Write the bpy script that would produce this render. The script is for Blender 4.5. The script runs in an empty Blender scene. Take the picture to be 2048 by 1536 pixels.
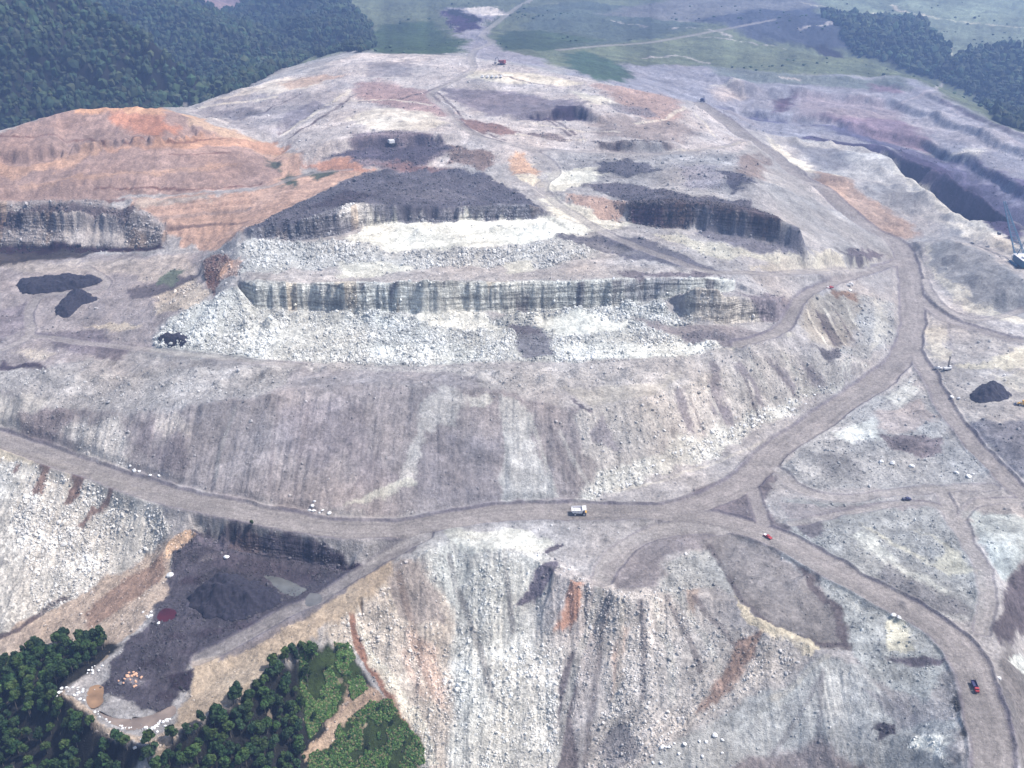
import bpy, bmesh, math, random, time
import numpy as np
from mathutils import Vector, Matrix, geometry
from mathutils.bvhtree import BVHTree
random.seed(7); rng = np.random.default_rng(11)
T0 = time.time()
scene = bpy.context.scene
COL = scene.collection
R = math.radians

# ------------------------------------------------------------------ camera, sky, sun, exposure
CAMH, PITCH, F = 420.0, R(26.0), 2054.0
cam = bpy.data.cameras.new('camera'); cam.sensor_width = 36; cam.lens = 36 * F / 2048
cam.clip_start = 1; cam.clip_end = 30000
co = bpy.data.objects.new('camera', cam); COL.objects.link(co)
co.location = (0, 0, CAMH); co.rotation_euler = (math.pi / 2 - PITCH, 0, 0)
scene.camera = co
SUN_EL, SUN_AZ = 58.0, 93.0            # azimuth measured clockwise from +Y
w = bpy.data.worlds.new('World'); scene.world = w; w.use_nodes = True
nt = w.node_tree; bg = nt.nodes['Background']
sky = nt.nodes.new('ShaderNodeTexSky'); sky.sky_type = 'NISHITA'; sky.sun_disc = False
sky.sun_elevation = R(SUN_EL); sky.sun_rotation = R(SUN_AZ); sky.air_density = 1.3; sky.dust_density = 2.0
nt.links.new(sky.outputs[0], bg.inputs[0]); bg.inputs[1].default_value = 0.12
sl = bpy.data.lights.new('sun', 'SUN'); sl.energy = 4.2; sl.angle = R(0.6); sl.color = (1, 0.96, 0.92)
so = bpy.data.objects.new('sun', sl); COL.objects.link(so)
a, e = R(SUN_AZ), R(SUN_EL)
sd = Vector((math.sin(a) * math.cos(e), math.cos(a) * math.cos(e), math.sin(e)))
so.rotation_euler = sd.to_track_quat('Z', 'Y').to_euler(); so.location = (600, 600, 3000)
vs = scene.view_settings; vs.view_transform = 'Standard'; vs.look = 'None'; vs.gamma = 1; vs.exposure = 0.78
SIG = 0.00016                           # haze per metre
HAZE_A = (0.12, 0.20, 0.35)

# ------------------------------------------------------------------ pixel -> place on the land
CP, SP = math.cos(PITCH), math.sin(PITCH)
def ray(px, py):
    dx = (px - 1024) / F; dy = (768 - py) / F
    return Vector((dx, CP + dy * SP, -SP + dy * CP))
def P(px, py, z):
    d = ray(px, py); t = (z - CAMH) / d.z
    return (d.x * t, d.y * t, z)
def W(px, y, z):                        # x from the sight line, y and z given
    depth = y * CP + (CAMH - z) * SP
    return ((px - 1024) / F * depth, y, z)
def top_of(px, py, z, pyt, lean=5.0):   # top edge of a rock face that rises from (px,py,z)
    x, y, _ = P(px, py, z); y2 = y + lean
    d = ray(px, pyt); return (x + lean * x / y, y2, CAMH + d.z / d.y * y2)

PTS = []
def addw(pts, step=9.0):
    for i in range(len(pts)):
        PTS.append(pts[i])
        if i + 1 < len(pts):
            a_, b_ = Vector(pts[i]), Vector(pts[i + 1]); n = int((a_ - b_).length / step)
            n = min(n, 40)
            for k in range(1, n): PTS.append(tuple(a_.lerp(b_, k / n)))
def BL(s, step=9.0):
    addw([P(*t) for t in s], step)
def WALL(s, lean=5.0):                  # (px, base row, base z, top row)
    addw([P(a_, b_, c_) for a_, b_, c_, _ in s], 6)
    addw([top_of(a_, b_, c_, d_, lean) for a_, b_, c_, d_ in s], 6)

# roads: (name, half width, [(px,py,z)...])
ROADS = [
 ('haul', 13, [(-260,800,6),(0,880,3),(100,912,2),(230,960,1),(330,990,0),(480,1022,0),(620,1050,-1),(720,1060,-2),(830,1054,-2),(930,1035,-1),(1030,1025,0),(1160,1023,0),(1300,1025,0),(1400,1035,0),(1480,1052,0),(1560,1082,0),(1650,1130,0),(1760,1190,0),(1850,1240,0),(1905,1285,0),(1945,1340,0),(1965,1410,-1),(1978,1480,-2),(1985,1536,-3),(1990,1660,-6)]),
 ('haul', 14, [(1330,1026,0),(1420,1000,0),(1490,960,1),(1550,905,2),(1620,855,5),(1700,800,8),(1775,748,12),(1812,700,15),(1825,640,20),(1823,570,28),(1812,520,33),(1788,485,38),(1740,455,50),(1660,408,62),(1600,360,76),(1540,305,92),(1490,272,108),(1440,235,118),(1400,208,125)]),
 ('haul', 9, [(1815,690,15),(1840,720,15),(1870,775,12),(1895,825,10),(1930,870,8),(1975,925,6),(2048,995,3),(2200,1120,0)]),
 ('haul', 7.5, [(1826,575,27),(1850,608,23),(1900,640,22),(1960,660,22),(2048,684,22),(2250,715,22)]),
 ('track', 6, [(1530,930,1.5),(1560,945,1),(1590,975,1),(1640,993,1),(1700,997,1),(1800,985,2),(1900,978,3),(1985,976,4)]),
 ('track', 6.5, [(1880,982,3),(1890,1005,2),(1905,1040,2),(1935,1085,2),(1962,1130,1),(1972,1170,1),(1968,1220,0),(1962,1262,0)]),
 ('track', 6, [(1500,975,1),(1512,1010,0),(1530,1050,0)]),
 ('haul', 8, [(1812,515,34),(1760,538,38),(1700,556,46),(1640,575,56),(1600,600,59),(1580,635,57),(1555,665,56),(1480,690,56)]),
 ('track', 7, [(1780,528,38),(1700,540,52),(1560,548,72),(1460,546,84),(1400,540,88),(1330,515,93),(1250,485,97),(1190,455,101),(1140,425,106),(1100,395,112),(1085,370,117),(1110,348,120),(1100,325,124),(1060,300,131),(1000,285,137),(950,270,141),(910,240,146),(890,215,149),(860,190,152),(900,165,155),(945,140,157),(942,118,161),(950,100,152)]),
 ('track', 7, [(1000,286,137),(1100,300,130),(1200,305,126),(1330,308,121),(1430,296,116),(1490,285,108)]),
 ('track', 9, [(950,100,152),(985,85,147),(965,70,140),(990,48,133),(1040,12,120),(1080,-10,116)]),
 ('track', 7, [(850,1072,-3),(810,1095,-8),(740,1135,-16),(680,1172,-22),(620,1205,-25),(560,1235,-28),(470,1285,-33),(400,1320,-37)]),
 ('track', 5, [(2048,620,24),(1960,640,24),(1880,610,26),(1850,560,30)]),
 ('track', 5, [(420,388,105),(540,373,109),(590,356,113),(640,345,116),(700,340,121)]),
 ('track', 6, [(-100,720,31),(0,700,35),(60,670,39),(60,620,45),(90,590,49),(200,580,52),(205,555,55),(170,535,57)]),
 ('track', 6, [(60,670,39),(200,690,41),(300,700,44),(450,718,50),(600,732,53)]),
 ('track', 4.5, [(1585,1050,0),(1700,1025,2),(1800,1008,2),(1870,1012,2),(1902,1034,2)]),
 ('track', 4.5, [(1940,1085,2),(1925,1035,2),(1958,1008,3),(2048,1000,3),(2200,1010,3)]),
 ('track', 9, [(1205,1160,-5),(1235,1110,-4),(1290,1075,-3),(1360,1058,-2),(1440,1058,-1)]),
 ('track', 10, [(1120,100,140),(1200,92,135),(1300,85,127),(1430,62,118),(1550,40,110)]),
]
for nm, hw, s in ROADS:
    addw([P(*t) for t in s], 7)

# --- foreground: fill slopes, coal pit, wood
BL([(860,1100,-3),(900,1088,-3),(1000,1100,-3),(1090,1112,-4),(1110,1150,-4),(1160,1168,-4),(1215,1162,-4),(1230,1190,-5),(1300,1200,-5),(1350,1175,-5),(1385,1110,-3),(1430,1120,-4),(1470,1200,-6),(1550,1265,-7),(1650,1303,-8)], 6)
BL([(900,1055,-2),(1000,1050,-1),(1100,1050,-1),(1200,1055,-1),(1300,1055,-1),(1400,1070,-1)])
BL([(1240,1100,-3),(1290,1140,-4),(1300,1180,-5)])
BL([(1480,1100,-3),(1560,1180,-5),(1640,1270,-7),(1700,1290,-7),(1690,1240,-5),(1620,1160,-3),(1560,1110,-2)])
BL([(900,1200,-32),(890,1300,-52),(880,1400,-70),(870,1560,-94)])
BL([(1080,1250,-30),(1080,1350,-48),(1090,1450,-66),(1100,1560,-78)])
BL([(1190,1250,-26),(1190,1400,-52),(1200,1560,-70)])
BL([(1300,1300,-30),(1280,1400,-44)])
BL([(1650,1312,-8),(1640,1400,-24),(1622,1480,-37),(1608,1570,-50)])
BL([(1600,1345,-17),(1500,1400,-30),(1400,1455,-41),(1300,1512,-52),(1250,1576,-60)])
BL([(1700,1320,-8),(1780,1400,-13),(1860,1380,-6),(1895,1350,-2),(1905,1430,-3),(1925,1536,-5)])
BL([(1750,1480,-26),(1820,1460,-18),(1880,1480,-9)]); BL([(1760,1560,-36),(1850,1560,-22),(1900,1580,-12)])
BL([(1720,1240,-3),(1800,1290,-3),(1870,1310,-2)]); BL([(1590,1120,-2),(1680,1200,-3),(1780,1240,-2)])
rim = [(115,1385,-42),(210,1452,-44),(300,1492,-44),(400,1442,-41),(520,1352,-36),(620,1275,-31),(700,1210,-25),(790,1145,-14),(850,1100,-5)]
BL(rim, 5); BL([(120,1370,-42),(180,1330,-39),(250,1280,-36),(320,1190,-32),(345,1110,-24),(385,1058,-9)], 5)
BL([(640,1310,-44),(700,1300,-48),(760,1380,-66),(800,1440,-78),(850,1510,-90)])
BL([(640,1310,-44),(600,1400,-62),(580,1480,-74),(560,1560,-86)]); BL([(780,1200,-28),(790,1300,-50),(800,1400,-70)])
BL([(720,1220,-32),(735,1300,-50),(800,1420,-74)])
BL([(-200,1600,-95),(0,1560,-82),(150,1560,-74),(300,1560,-62),(400,1560,-70),(700,1570,-98),(870,1575,-98)])
BL([(0,1345,-62),(60,1360,-56),(100,1400,-54)]); BL([(0,1450,-72),(150,1480,-58)])
WALL([(400,1088,-16,1066),(500,1100,-18,1076),(600,1118,-20,1094),(690,1142,-22,1116)], 13)
BL([(380,1035,-3),(480,1045,-3),(600,1070,-4),(700,1088,-4),(780,1095,-5)])
BL([(350,1250,-31),(250,1395,-45),(300,1445,-46)]); BL([(470,1330,-40),(380,1400,-44)]); BL([(600,1195,-26),(560,1150,-24),(450,1110,-20)])
BL([(-250,860,2),(0,908,2),(150,952,0),(250,985,-2),(330,1030,-6),(340,1080,-16)], 6)
BL([(-260,1390,-90),(0,1278,-62),(100,1218,-54),(200,1162,-45),(300,1112,-31)], 6)
BL([(-260,1420,-90),(0,1315,-61),(100,1285,-53),(200,1225,-45),(300,1150,-33)], 6)
for x_ in (-600,-450,-300,-150,0,150,300,450):
    PTS += [(x_,330,-150),(x_,180,-150),(x_,0,-150)]
BL([(900,1750,-118),(1200,1750,-98),(1500,1750,-75)], 30); BL([(100,1750,-105),(500,1750,-115)], 30); BL([(1750,1750,-58),(1900,1800,-35)], 30)
# --- spoil slope above the haul road
BL([(-260,780,9),(0,866,5),(100,894,4),(230,938,3),(330,967,2),(480,1000,2),(620,1027,1),(720,1036,0),(830,1030,0),(930,1013,1),(1030,1001,2),(1130,1001,2),(1200,993,2),(1300,963,3),(1400,922,4),(1500,862,6),(1600,812,9),(1700,762,13),(1745,728,16)], 6)
BL([(-260,730,30),(0,775,28),(60,800,25),(120,825,22),(200,818,29),(250,830,29),(330,810,37),(430,805,44),(560,783,52),(700,768,55),(820,762,57),(900,768,56),(1000,788,52),(1100,805,48),(1160,820,45),(1200,812,45),(1300,795,45),(1400,760,46),(1480,725,48),(1600,712,42),(1680,720,32),(1725,722,24)], 6)
BL([(-260,690,34),(0,740,31),(100,742,35),(140,748,34),(230,765,36),(330,770,42),(500,755,51),(700,748,55),(900,750,56),(1100,758,53),(1300,745,52),(1440,713,52)], 8)
BL([(200,705,39),(400,722,48),(700,727,53),(900,727,53),(1100,722,54),(1300,716,54),(1440,703,54),(1540,690,54)], 8)
BL([(300,640,54),(330,610,62),(420,580,76),(470,570,84)], 6)
BL([(500,660,59),(800,670,57),(1000,668,57),(1250,665,58),(1400,665,60)])
# --- main highwall
WALL([(478,598,68,565),(520,618,63,567),(620,620,62,568),(700,632,60,568),(780,630,60,568),(900,632,60,566),(1050,626,62,566),(1150,618,63,564),(1230,612,65,560),(1310,600,68,556),(1400,588,72,556),(1470,576,77,560)], 4)
WALL([(1380,640,60,590),(1450,645,59,592),(1540,640,57,600)], 7)
BL([(480,548,89),(700,545,90),(900,540,90),(1100,538,90),(1300,538,90),(1420,550,86)])
BL([(480,528,91),(600,520,92),(800,522,92),(1000,520,92),(1200,500,94)])
BL([(470,492,99),(580,490,99),(700,487,100),(800,500,97),(900,496,98),(1000,490,98),(1100,480,98),(1150,462,101)])
WALL([(500,475,102,455),(600,478,101,442),(680,468,102,424),(720,452,102,408),(800,444,103,410),(900,442,103,416),(1000,441,103,412),(1080,436,104,412)], 4)
BL([(480,462,108),(560,428,117),(640,388,119),(700,362,121),(740,348,121),(850,344,122),(950,348,122),(1000,368,120),(1060,400,118),(1090,422,110)])
BL([(700,318,128),(800,310,130),(900,318,130),(960,330,127)])
WALL([(660,305,130,286),(760,292,134,270),(880,292,134,268)], 4)
BL([(690,265,144),(760,262,146),(860,265,144),(780,225,152),(850,235,150)])
BL([(600,275,133),(600,230,142),(620,190,150)])
BL([(375,215,122),(470,180,138),(540,162,145),(600,150,150),(660,125,160),(720,110,165),(830,112,165),(930,118,162),(1030,132,160),(1130,152,156),(1250,178,150),(1330,192,142),(1385,208,132)], 7)
BL([(430,240,124),(520,225,135),(600,185,150),(700,150,158),(850,150,158)])
WALL([(1050,235,140,228),(1160,240,138,212)], 4)
BL([(1100,260,136),(1250,250,136),(1350,240,132)]); WALL([(1200,300,127,284),(1270,304,125,282),(1340,298,123,284)], 4)
BL([(1050,380,118),(1200,395,114),(1240,400,113)]); BL([(1130,330,122),(1250,335,120),(1400,325,118),(1470,330,114)]); BL([(1250,370,115),(1400,370,115),(1480,375,112)])
WALL([(1255,440,98,408),(1320,455,95,405),(1400,460,93,410),(1480,475,91,420),(1550,485,90,436),(1590,500,84,452)], 5)
BL([(1150,478,97),(1280,500,94),(1400,520,90),(1500,520,84),(1600,520,76),(1640,500,76)])
BL([(1495,300,108),(1485,345,112),(1515,400,108),(1575,455,96),(1645,500,76),(1720,515,56)], 7)
BL([(1640,590,58),(1700,572,46),(1740,566,38),(1775,590,32),(1785,640,26),(1770,690,20)]); BL([(1600,650,57),(1650,695,40),(1700,700,30),(1740,680,24)])
# --- left: orange hill, lower flats
def BENCH(pts, wd, dz=.6):             # a flat ledge: outer edge, inner edge
    q = [P(*t) for t in pts]; addw(q, 7); addw([(x + wd * x / y, y + wd, z + dz) for x, y, z in q], 7)
BL([(-300,330,132),(0,264,148),(80,237,157),(150,219,165),(215,226,163),(270,212,169),(330,221,164),(380,236,154),(430,256,142),(520,276,128),(570,300,118)], 7)
BL([(-200,345,132),(0,304,136),(90,292,142),(180,280,146),(300,264,153),(370,262,149),(460,262,139)])
BENCH([(-200,372,116),(0,332,123),(60,336,123),(150,310,131),(220,291,139),(330,286,140),(470,276,134),(550,286,122)], 11)
BENCH([(330,314,130),(470,305,128)], 7)
BENCH([(-200,408,104),(40,374,110),(150,356,117),(300,342,121),(480,328,121),(540,334,117)], 9)
BENCH([(-200,402,101),(0,403,100),(200,399,101),(400,385,105),(540,373,108),(590,350,114)], 10)
BENCH([(285,418,98),(420,402,103),(520,395,106)], 5); BENCH([(300,434,94),(420,418,98),(500,410,101)], 5); BENCH([(320,452,88),(420,440,91),(480,432,94)], 5)
WALL([(-260,500,58,412),(0,497,58,408),(100,500,59,408),(200,497,62,410),(300,495,68,430),(335,488,74,450)], 26)
BENCH([(-200,455,77),(0,455,77),(100,456,77),(200,459,78),(260,462,79)], 9)
BL([(400,500,74),(450,475,86),(520,440,102),(600,400,112),(640,380,117)])
BL([(-200,530,55),(0,530,55),(200,520,59),(380,515,70),(400,560,70),(430,590,72)]); BL([(-200,600,46),(0,600,46),(200,600,50),(330,590,60)])
addw([P(405,575,72), P(410,530,78), P(430,510,84), P(470,500,94)], 5)
BL([(-200,700,34),(0,720,33),(200,695,40),(300,680,48)])
# --- right side
BL([(1545,270,96),(1560,290,90),(1640,282,84),(1700,291,80),(1765,306,78),(1800,350,72),(1850,386,66),(1900,420,60),(1960,456,54),(2020,492,50),(2100,535,46),(2250,610,40)], 6)
BL([(1600,320,78),(1700,370,64),(1800,420,52),(1900,470,44),(1990,500,42)])
pit = [(1560,1560,70),(1640,1530,60),(1720,1490,42),(1790,1440,30),(1850,1385,24),(1900,1345,20),(1960,1270,18),(2020,1200,16),(2100,1130,14),(2250,1020,12)]
addw([W(*t) for t in pit], 8)
addw([W(t[0]+20, t[1]+28, t[2]-1) for t in pit], 8)
BL([(1430,222,88),(1520,262,72),(1640,276,66),(1760,297,62),(1840,327,60),(1900,357,58),(1960,392,56),(2020,432,55),(2100,480,54),(2250,560,52)], 6)
def STEP(pts, dy, dz):                 # a bench face: foot line and the edge above it
    q = [P(*t) for t in pts]; addw(q, 10); addw([(x + dy * x / y, y + dy, z + dz) for x, y, z in q], 10)
STEP([(1480,234,68),(1560,246,63),(1640,254,60),(1700,272,56),(1780,283,54),(1840,296,50),(1900,330,47),(1980,362,45),(2048,402,43),(2250,490,40)], 12, 14)
STEP([(1480,200,82),(1580,196,79),(1700,208,76),(1780,216,74),(1850,242,69),(1960,288,65),(2048,322,62),(2250,410,60)], 12, 13)
STEP([(1430,160,106),(1560,160,98),(1750,166,92),(1850,194,86),(1950,238,80),(2048,278,74),(2250,350,70)], 9, 6)
BL([(1250,140,128),(1400,124,114),(1600,112,107),(1720,119,101),(1850,159,93),(1990,243,80),(2048,267,74),(2300,352,66)],14)
addw([W(1760,2350,30),W(1900,2200,8),W(2048,2000,0),(1150,1850,-5)],20)
BL([(1640,30,92),(1700,28,90),(1840,66,82),(1900,126,55),(1945,96,70),(2000,86,75),(2100,100,70),(2300,140,60)],14)
BL([(1880,500,44),(1905,482,51),(1960,503,50),(2048,562,46),(2200,620,44)],7); BL([(1860,552,31),(1900,600,26),(1980,628,24),(2048,640,24),(2200,660,24)],7)
BL([(1985,500,43),(2048,520,43),(2150,560,43)],8)
BL([(1860,650,20),(1900,720,18),(2048,720,20),(2200,740,20)]); BL([(1900,780,14),(2048,790,15),(2200,800,16)]); BL([(1950,850,11),(2048,860,13)]); BL([(1990,900,8),(2048,930,9)])
BL([(1650,900,4),(1800,870,7),(1850,900,6)]); BL([(1600,940,3),(1750,950,3),(1900,945,5)]); BL([(1790,790,11),(1740,840,8)])
BL([(1600,1060,0),(1750,1040,2),(1860,1060,2)]); BL([(1700,1130,0),(1850,1130,2),(1920,1180,1)]); BL([(2048,1080,3),(1990,1040,3),(2200,1100,3)])
BL([(2010,1180,0),(1995,1280,0),(2010,1340,-2),(2030,1450,-4),(2040,1560,-6)],6); BL([(2048,1200,-16),(2048,1300,-22),(2075,1450,-26),(2080,1560,-30),(2200,1300,-30)],8)
# --- far land
BL([(700,100,152),(850,95,152),(950,98,152),(1050,110,150),(1150,125,142)],14)
BL([(760,60,122),(850,50,128),(950,40,130),(1100,50,124),(1300,50,115),(1500,40,105)],25)
BL([(760,0,118),(900,0,118),(1100,0,114),(1300,0,108),(1600,0,96),(1900,0,90),(2200,0,85)],40)
BL([(1700,20,92),(1900,45,86),(2100,60,80)],25)
# left wooded hills
addw([W(-250,1640,50),W(0,1600,58),W(150,1610,62),(W(270,1640,64)),W(360,1700,72)],12)
BL([(370,212,76),(450,188,82),(540,148,95),(640,118,108),(720,100,125)],10)
BL([(0,-60,290),(150,0,235),(225,42,205),(300,90,178),(360,135,142),(410,180,106)],10); BL([(-300,40,240),(-250,180,120)],20)
BL([(60,150,140),(200,200,100),(330,205,90)],15); BL([(0,80,196),(120,120,160),(250,170,125)],15)
addw([W(150,2330,60),W(240,2180,25),W(320,2040,20),W(400,1960,30),W(450,1930,60)],20)
addw([W(190,2060,120),W(270,1920,90),W(340,1880,75)],20)
addw([W(560,2330,50),W(620,2260,70)],25)
BL([(200,-80,230),(280,-30,190),(340,10,160),(430,60,130),(480,85,115),(545,125,97)],15)
BL([(400,100,105),(470,140,90)],15)
BL([(430,20,55),(380,0,55),(490,28,58)],15); addw([W(430,3000,40),W(520,2750,50),W(600,2350,80)],25)
BL([(450,45,75),(520,10,110),(600,-30,150),(700,15,130),(755,60,121)],20); BL([(580,60,100),(650,80,108)],20)
for k in range(-12, 13):
    aa = R(k * 3.2)
    for rr, zz in ((4300, 80), (5500, 60), (8000, 60), (12000, 60)):
        PTS.append((math.sin(aa) * rr, math.cos(aa) * rr, zz + 50 * math.sin(k * 1.7 + rr) * (rr > 5000)))
for rr, zz in ((500,-60),(800,20),(1200,60),(1800,70),(3000,90)):
    PTS.append((-rr * 1.1, rr * 0.8, zz)); PTS.append((rr * 1.1, rr * 0.8, zz * .6))

v2 = [Vector((p[0], p[1])) for p in PTS]
ov, _, of, orig, _, _ = geometry.delaunay_2d_cdt(v2, [], [], 0, 0.05)
tz = [sum(PTS[i][2] for i in o) / max(1, len(o)) for o in orig]
tv = np.array([(v.x, v.y, z) for v, z in zip(ov, tz)])
tris = [tuple(f) for f in of]
BVH = BVHTree.FromPolygons([tuple(p) for p in tv], tris)
def hit(px, py):                        # where the sight line through a pixel meets the land
    o = Vector((0, 0, CAMH)); d = ray(px, py).normalized()
    h, n, i, dd = BVH.ray_cast(o, d)
    if h is None: h = Vector(P(px, py, 60.0)) if d.z < -0.01 else o + d * 9000
    return (h.x, h.y, h.z)
def place(t):
    if len(t) == 2: return hit(*t)[:2]
    if len(t) == 3: return P(*t)[:2]
    return t[:2]
print('tin', len(PTS), len(tris), round(time.time() - T0, 1))

# ------------------------------------------------------------------ the land as a dense sheet round the viewer
NT, NR = 1360, 2300
th = np.linspace(R(-37), R(37), NT)
RA, RB = 1 / 330.0, 1 / 11000.0
ir = np.linspace(RA, RB, NR)
rr = 1 / ir
TH, RR = np.meshgrid(th, rr, indexing='ij')
X = (np.sin(TH) * RR); Y = (np.cos(TH) * RR)
def idx_of(x, y):
    t = (np.arctan2(x, y) - th[0]) / (th[1] - th[0]); r = (RA - 1 / np.hypot(x, y)) / (RA - RB) * (NR - 1)
    return t, r
LAT = rng.random((512, 512))
def vnoise(x, y, seed=0):
    x = x + seed * 37.37; y = y + seed * 17.91
    xi = np.floor(x); yi = np.floor(y); fx = x - xi; fy = y - yi
    fx = fx * fx * (3 - 2 * fx); fy = fy * fy * (3 - 2 * fy)
    xi = xi.astype(np.int64) & 511; yi = yi.astype(np.int64) & 511; x1 = (xi + 1) & 511; y1 = (yi + 1) & 511
    return (LAT[xi, yi] * (1 - fx) + LAT[x1, yi] * fx) * (1 - fy) + (LAT[xi, y1] * (1 - fx) + LAT[x1, y1] * fx) * fy
def fbm(x, y, s, o=4, seed=0, g=0.55):
    a_ = 1.0; t = 0; n = 0; c, sn = math.cos(.6), math.sin(.6)
    x = x / s; y = y / s
    for k in range(o):
        t = t + a_ * (vnoise(x, y, seed + k * 3) - .5); n += a_; a_ *= g
        x, y = (x * c - y * sn) * 2.03, (x * sn + y * c) * 2.03
    return t / n * 2
def sstep(a_, b_, x):
    t = np.clip((x - a_) / (b_ - a_), 0, 1); return t * t * (3 - 2 * t)
def inpoly(poly, x, y):
    ins = np.zeros(x.shape, bool); n = len(poly)
    for i in range(n):
        x1, y1 = poly[i]; x2, y2 = poly[(i + 1) % n]
        if y1 == y2: continue
        c = ((y1 > y) != (y2 > y)) & (x < (x2 - x1) * (y - y1) / (y2 - y1) + x1)
        ins ^= c
    return ins
def polydist(poly, x, y, closed=True):
    d = np.full(x.shape, 1e9); n = len(poly)
    for i in range(n if closed else n - 1):
        x1, y1 = poly[i]; x2, y2 = poly[(i + 1) % n]
        dx, dy = x2 - x1, y2 - y1; L = dx * dx + dy * dy + 1e-9
        t = np.clip(((x - x1) * dx + (y - y1) * dy) / L, 0, 1)
        d = np.minimum(d, np.hypot(x - x1 - t * dx, y - y1 - t * dy))
    return d

LODS = np.clip(RR / 800, .7, 4)
WX = X + fbm(X, Y, 9, 3, 1) * 1.6 * np.minimum(LODS, 1.5); WY = Y + fbm(X, Y, 9, 3, 5) * 1.6 * np.minimum(LODS, 1.5)
# jointing of the rock faces: columns of a few metres step in and out
WYC = WY + (np.round(vnoise(X / 5.5, Y / 60, 3) * 4) / 4 - .5) * 3.2 + (vnoise(X / 17, Y / 60, 9) - .5) * 3.5 + (fbm(X, Y, 60, 3, 14)) * 7 * (1 - sstep(1400, 1700, RR)) * (RR > 850) + (vnoise(X / 1.7, Y / 60, 13) - .5) * .9
Z = np.full(X.shape, np.nan)
tq, rq = idx_of(tv[:, 0], np.maximum(tv[:, 1], 1))
def raster(PX, PY, out):
    for (i, j, k) in tris:
        ts = (tq[i], tq[j], tq[k]); rs = (rq[i], rq[j], rq[k])
        t0 = int(max(0, min(ts) - 9)); t1 = int(min(NT, max(ts) + 10)); r0 = int(max(0, min(rs) - 12)); r1 = int(min(NR, max(rs) + 13))
        if t1 <= t0 or r1 <= r0: continue
        if min(tv[i, 1], tv[j, 1], tv[k, 1]) < 50: r0 = 0; t0 = 0; t1 = NT
        x = PX[t0:t1, r0:r1]; y = PY[t0:t1, r0:r1]
        x1, y1, z1 = tv[i]; x2, y2, z2 = tv[j]; x3, y3, z3 = tv[k]
        D = (y2 - y3) * (x1 - x3) + (x3 - x2) * (y1 - y3)
        if abs(D) < 1e-9: continue
        a_ = ((y2 - y3) * (x - x3) + (x3 - x2) * (y - y3)) / D
        b_ = ((y3 - y1) * (x - x3) + (x1 - x3) * (y - y3)) / D
        c_ = 1 - a_ - b_; m = (a_ >= -1e-6) & (b_ >= -1e-6) & (c_ >= -1e-6)
        out[t0:t1, r0:r1][m] = (a_ * z1 + b_ * z2 + c_ * z3)[m]
raster(WX, WYC, Z)
Z[np.isnan(Z)] = 40
def blur(A, n=1):
    for _ in range(n):
        A = A.copy()
        A[1:-1] = (A[:-2] + 2 * A[1:-1] + A[2:]) / 4
        A[:, 1:-1] = (A[:, :-2] + 2 * A[:, 1:-1] + A[:, 2:]) / 4
    return A
def gblur(A, m):                        # wide blur by box sums
    for ax in (0, 1):
        for _ in range(2):
            c = np.cumsum(np.insert(A, 0, 0, axis=ax), axis=ax); n = A.shape[ax]
            i1 = np.minimum(np.arange(n) + m + 1, n); i0 = np.maximum(np.arange(n) - m, 0)
            sh = [1, 1]; sh[ax] = n
            A = (np.take(c, i1, ax) - np.take(c, i0, ax)) / (i1 - i0).reshape(sh)
    return A
Z = blur(Z, 1)
print('raster', round(time.time() - T0, 1))

def grads(Zb):
    gt = np.gradient(Zb, axis=0) / ((th[1] - th[0]) * RR)
    gr = np.gradient(Zb, axis=1) / np.gradient(RR, axis=1)
    return gt * np.cos(TH) + gr * np.sin(TH), -gt * np.sin(TH) + gr * np.cos(TH)
Zs = gblur(Z, 5)
GX, GY = grads(Zs); SL = np.hypot(GX, GY)
GX0, GY0 = grads(Z); SL0 = np.hypot(GX0, GY0)
# streaks that run down every slope: noise smeared along the fall line
DX, DY = GX / (SL + 1e-3), GY / (SL + 1e-3)
def streak(noise, steps, dl):
    acc = noise.copy(); wsum = 1.0
    for sgn in (1, -1):
        x, y = X.copy(), Y.copy(); ii = None
        dx, dy = DX, DY
        for k in range(steps):
            x += sgn * dx * dl; y += sgn * dy * dl
            t, r = idx_of(x, y); ti = np.clip(np.rint(t), 0, NT - 1).astype(np.int32); ri = np.clip(np.rint(r), 0, NR - 1).astype(np.int32)
            acc += noise[ti, ri]; dx = DX[ti, ri]; dy = DY[ti, ri]
        wsum += steps
    acc /= wsum; acc -= acc.mean(); acc /= acc.std(); return acc
n1 = rng.standard_normal(X.shape); n1 = blur(n1, 1)
DLL = 1.5 * np.clip(RR / 700, .8, 4)
ST1 = streak(n1 / n1.std(), 12, DLL)
n2 = gblur(rng.standard_normal(X.shape), 3)
ST2 = streak(n2 / n2.std(), 16, DLL * 2)
print('streaks', round(time.time() - T0, 1))

# ------------------------------------------------------------------ roads cut into the land
RD = np.full(X.shape, 1e9); RZ = np.zeros(X.shape); RWs = np.zeros(X.shape); RL = np.zeros(X.shape); RS = np.zeros(X.shape)
RK = np.zeros(X.shape, np.int8)
def smooth_poly(pts, n=6):
    out = []
    for i in range(len(pts) - 1):
        p0 = pts[max(i - 1, 0)]; p1 = pts[i]; p2 = pts[i + 1]; p3 = pts[min(i + 2, len(pts) - 1)]
        for k in range(n):
            t = k / n
            out.append(tuple(0.5 * (2 * b_ + (c_ - a_) * t + (2 * a_ - 5 * b_ + 4 * c_ - d_) * t * t + (-a_ + 3 * b_ - 3 * c_ + d_) * t ** 3) for a_, b_, c_, d_ in zip(p0, p1, p2, p3)))
    out.append(pts[-1]); return out
JX = X + fbm(X, Y, 26, 4, 21) * 3.5; JY = Y + fbm(X, Y, 26, 4, 25) * 3.5
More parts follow.
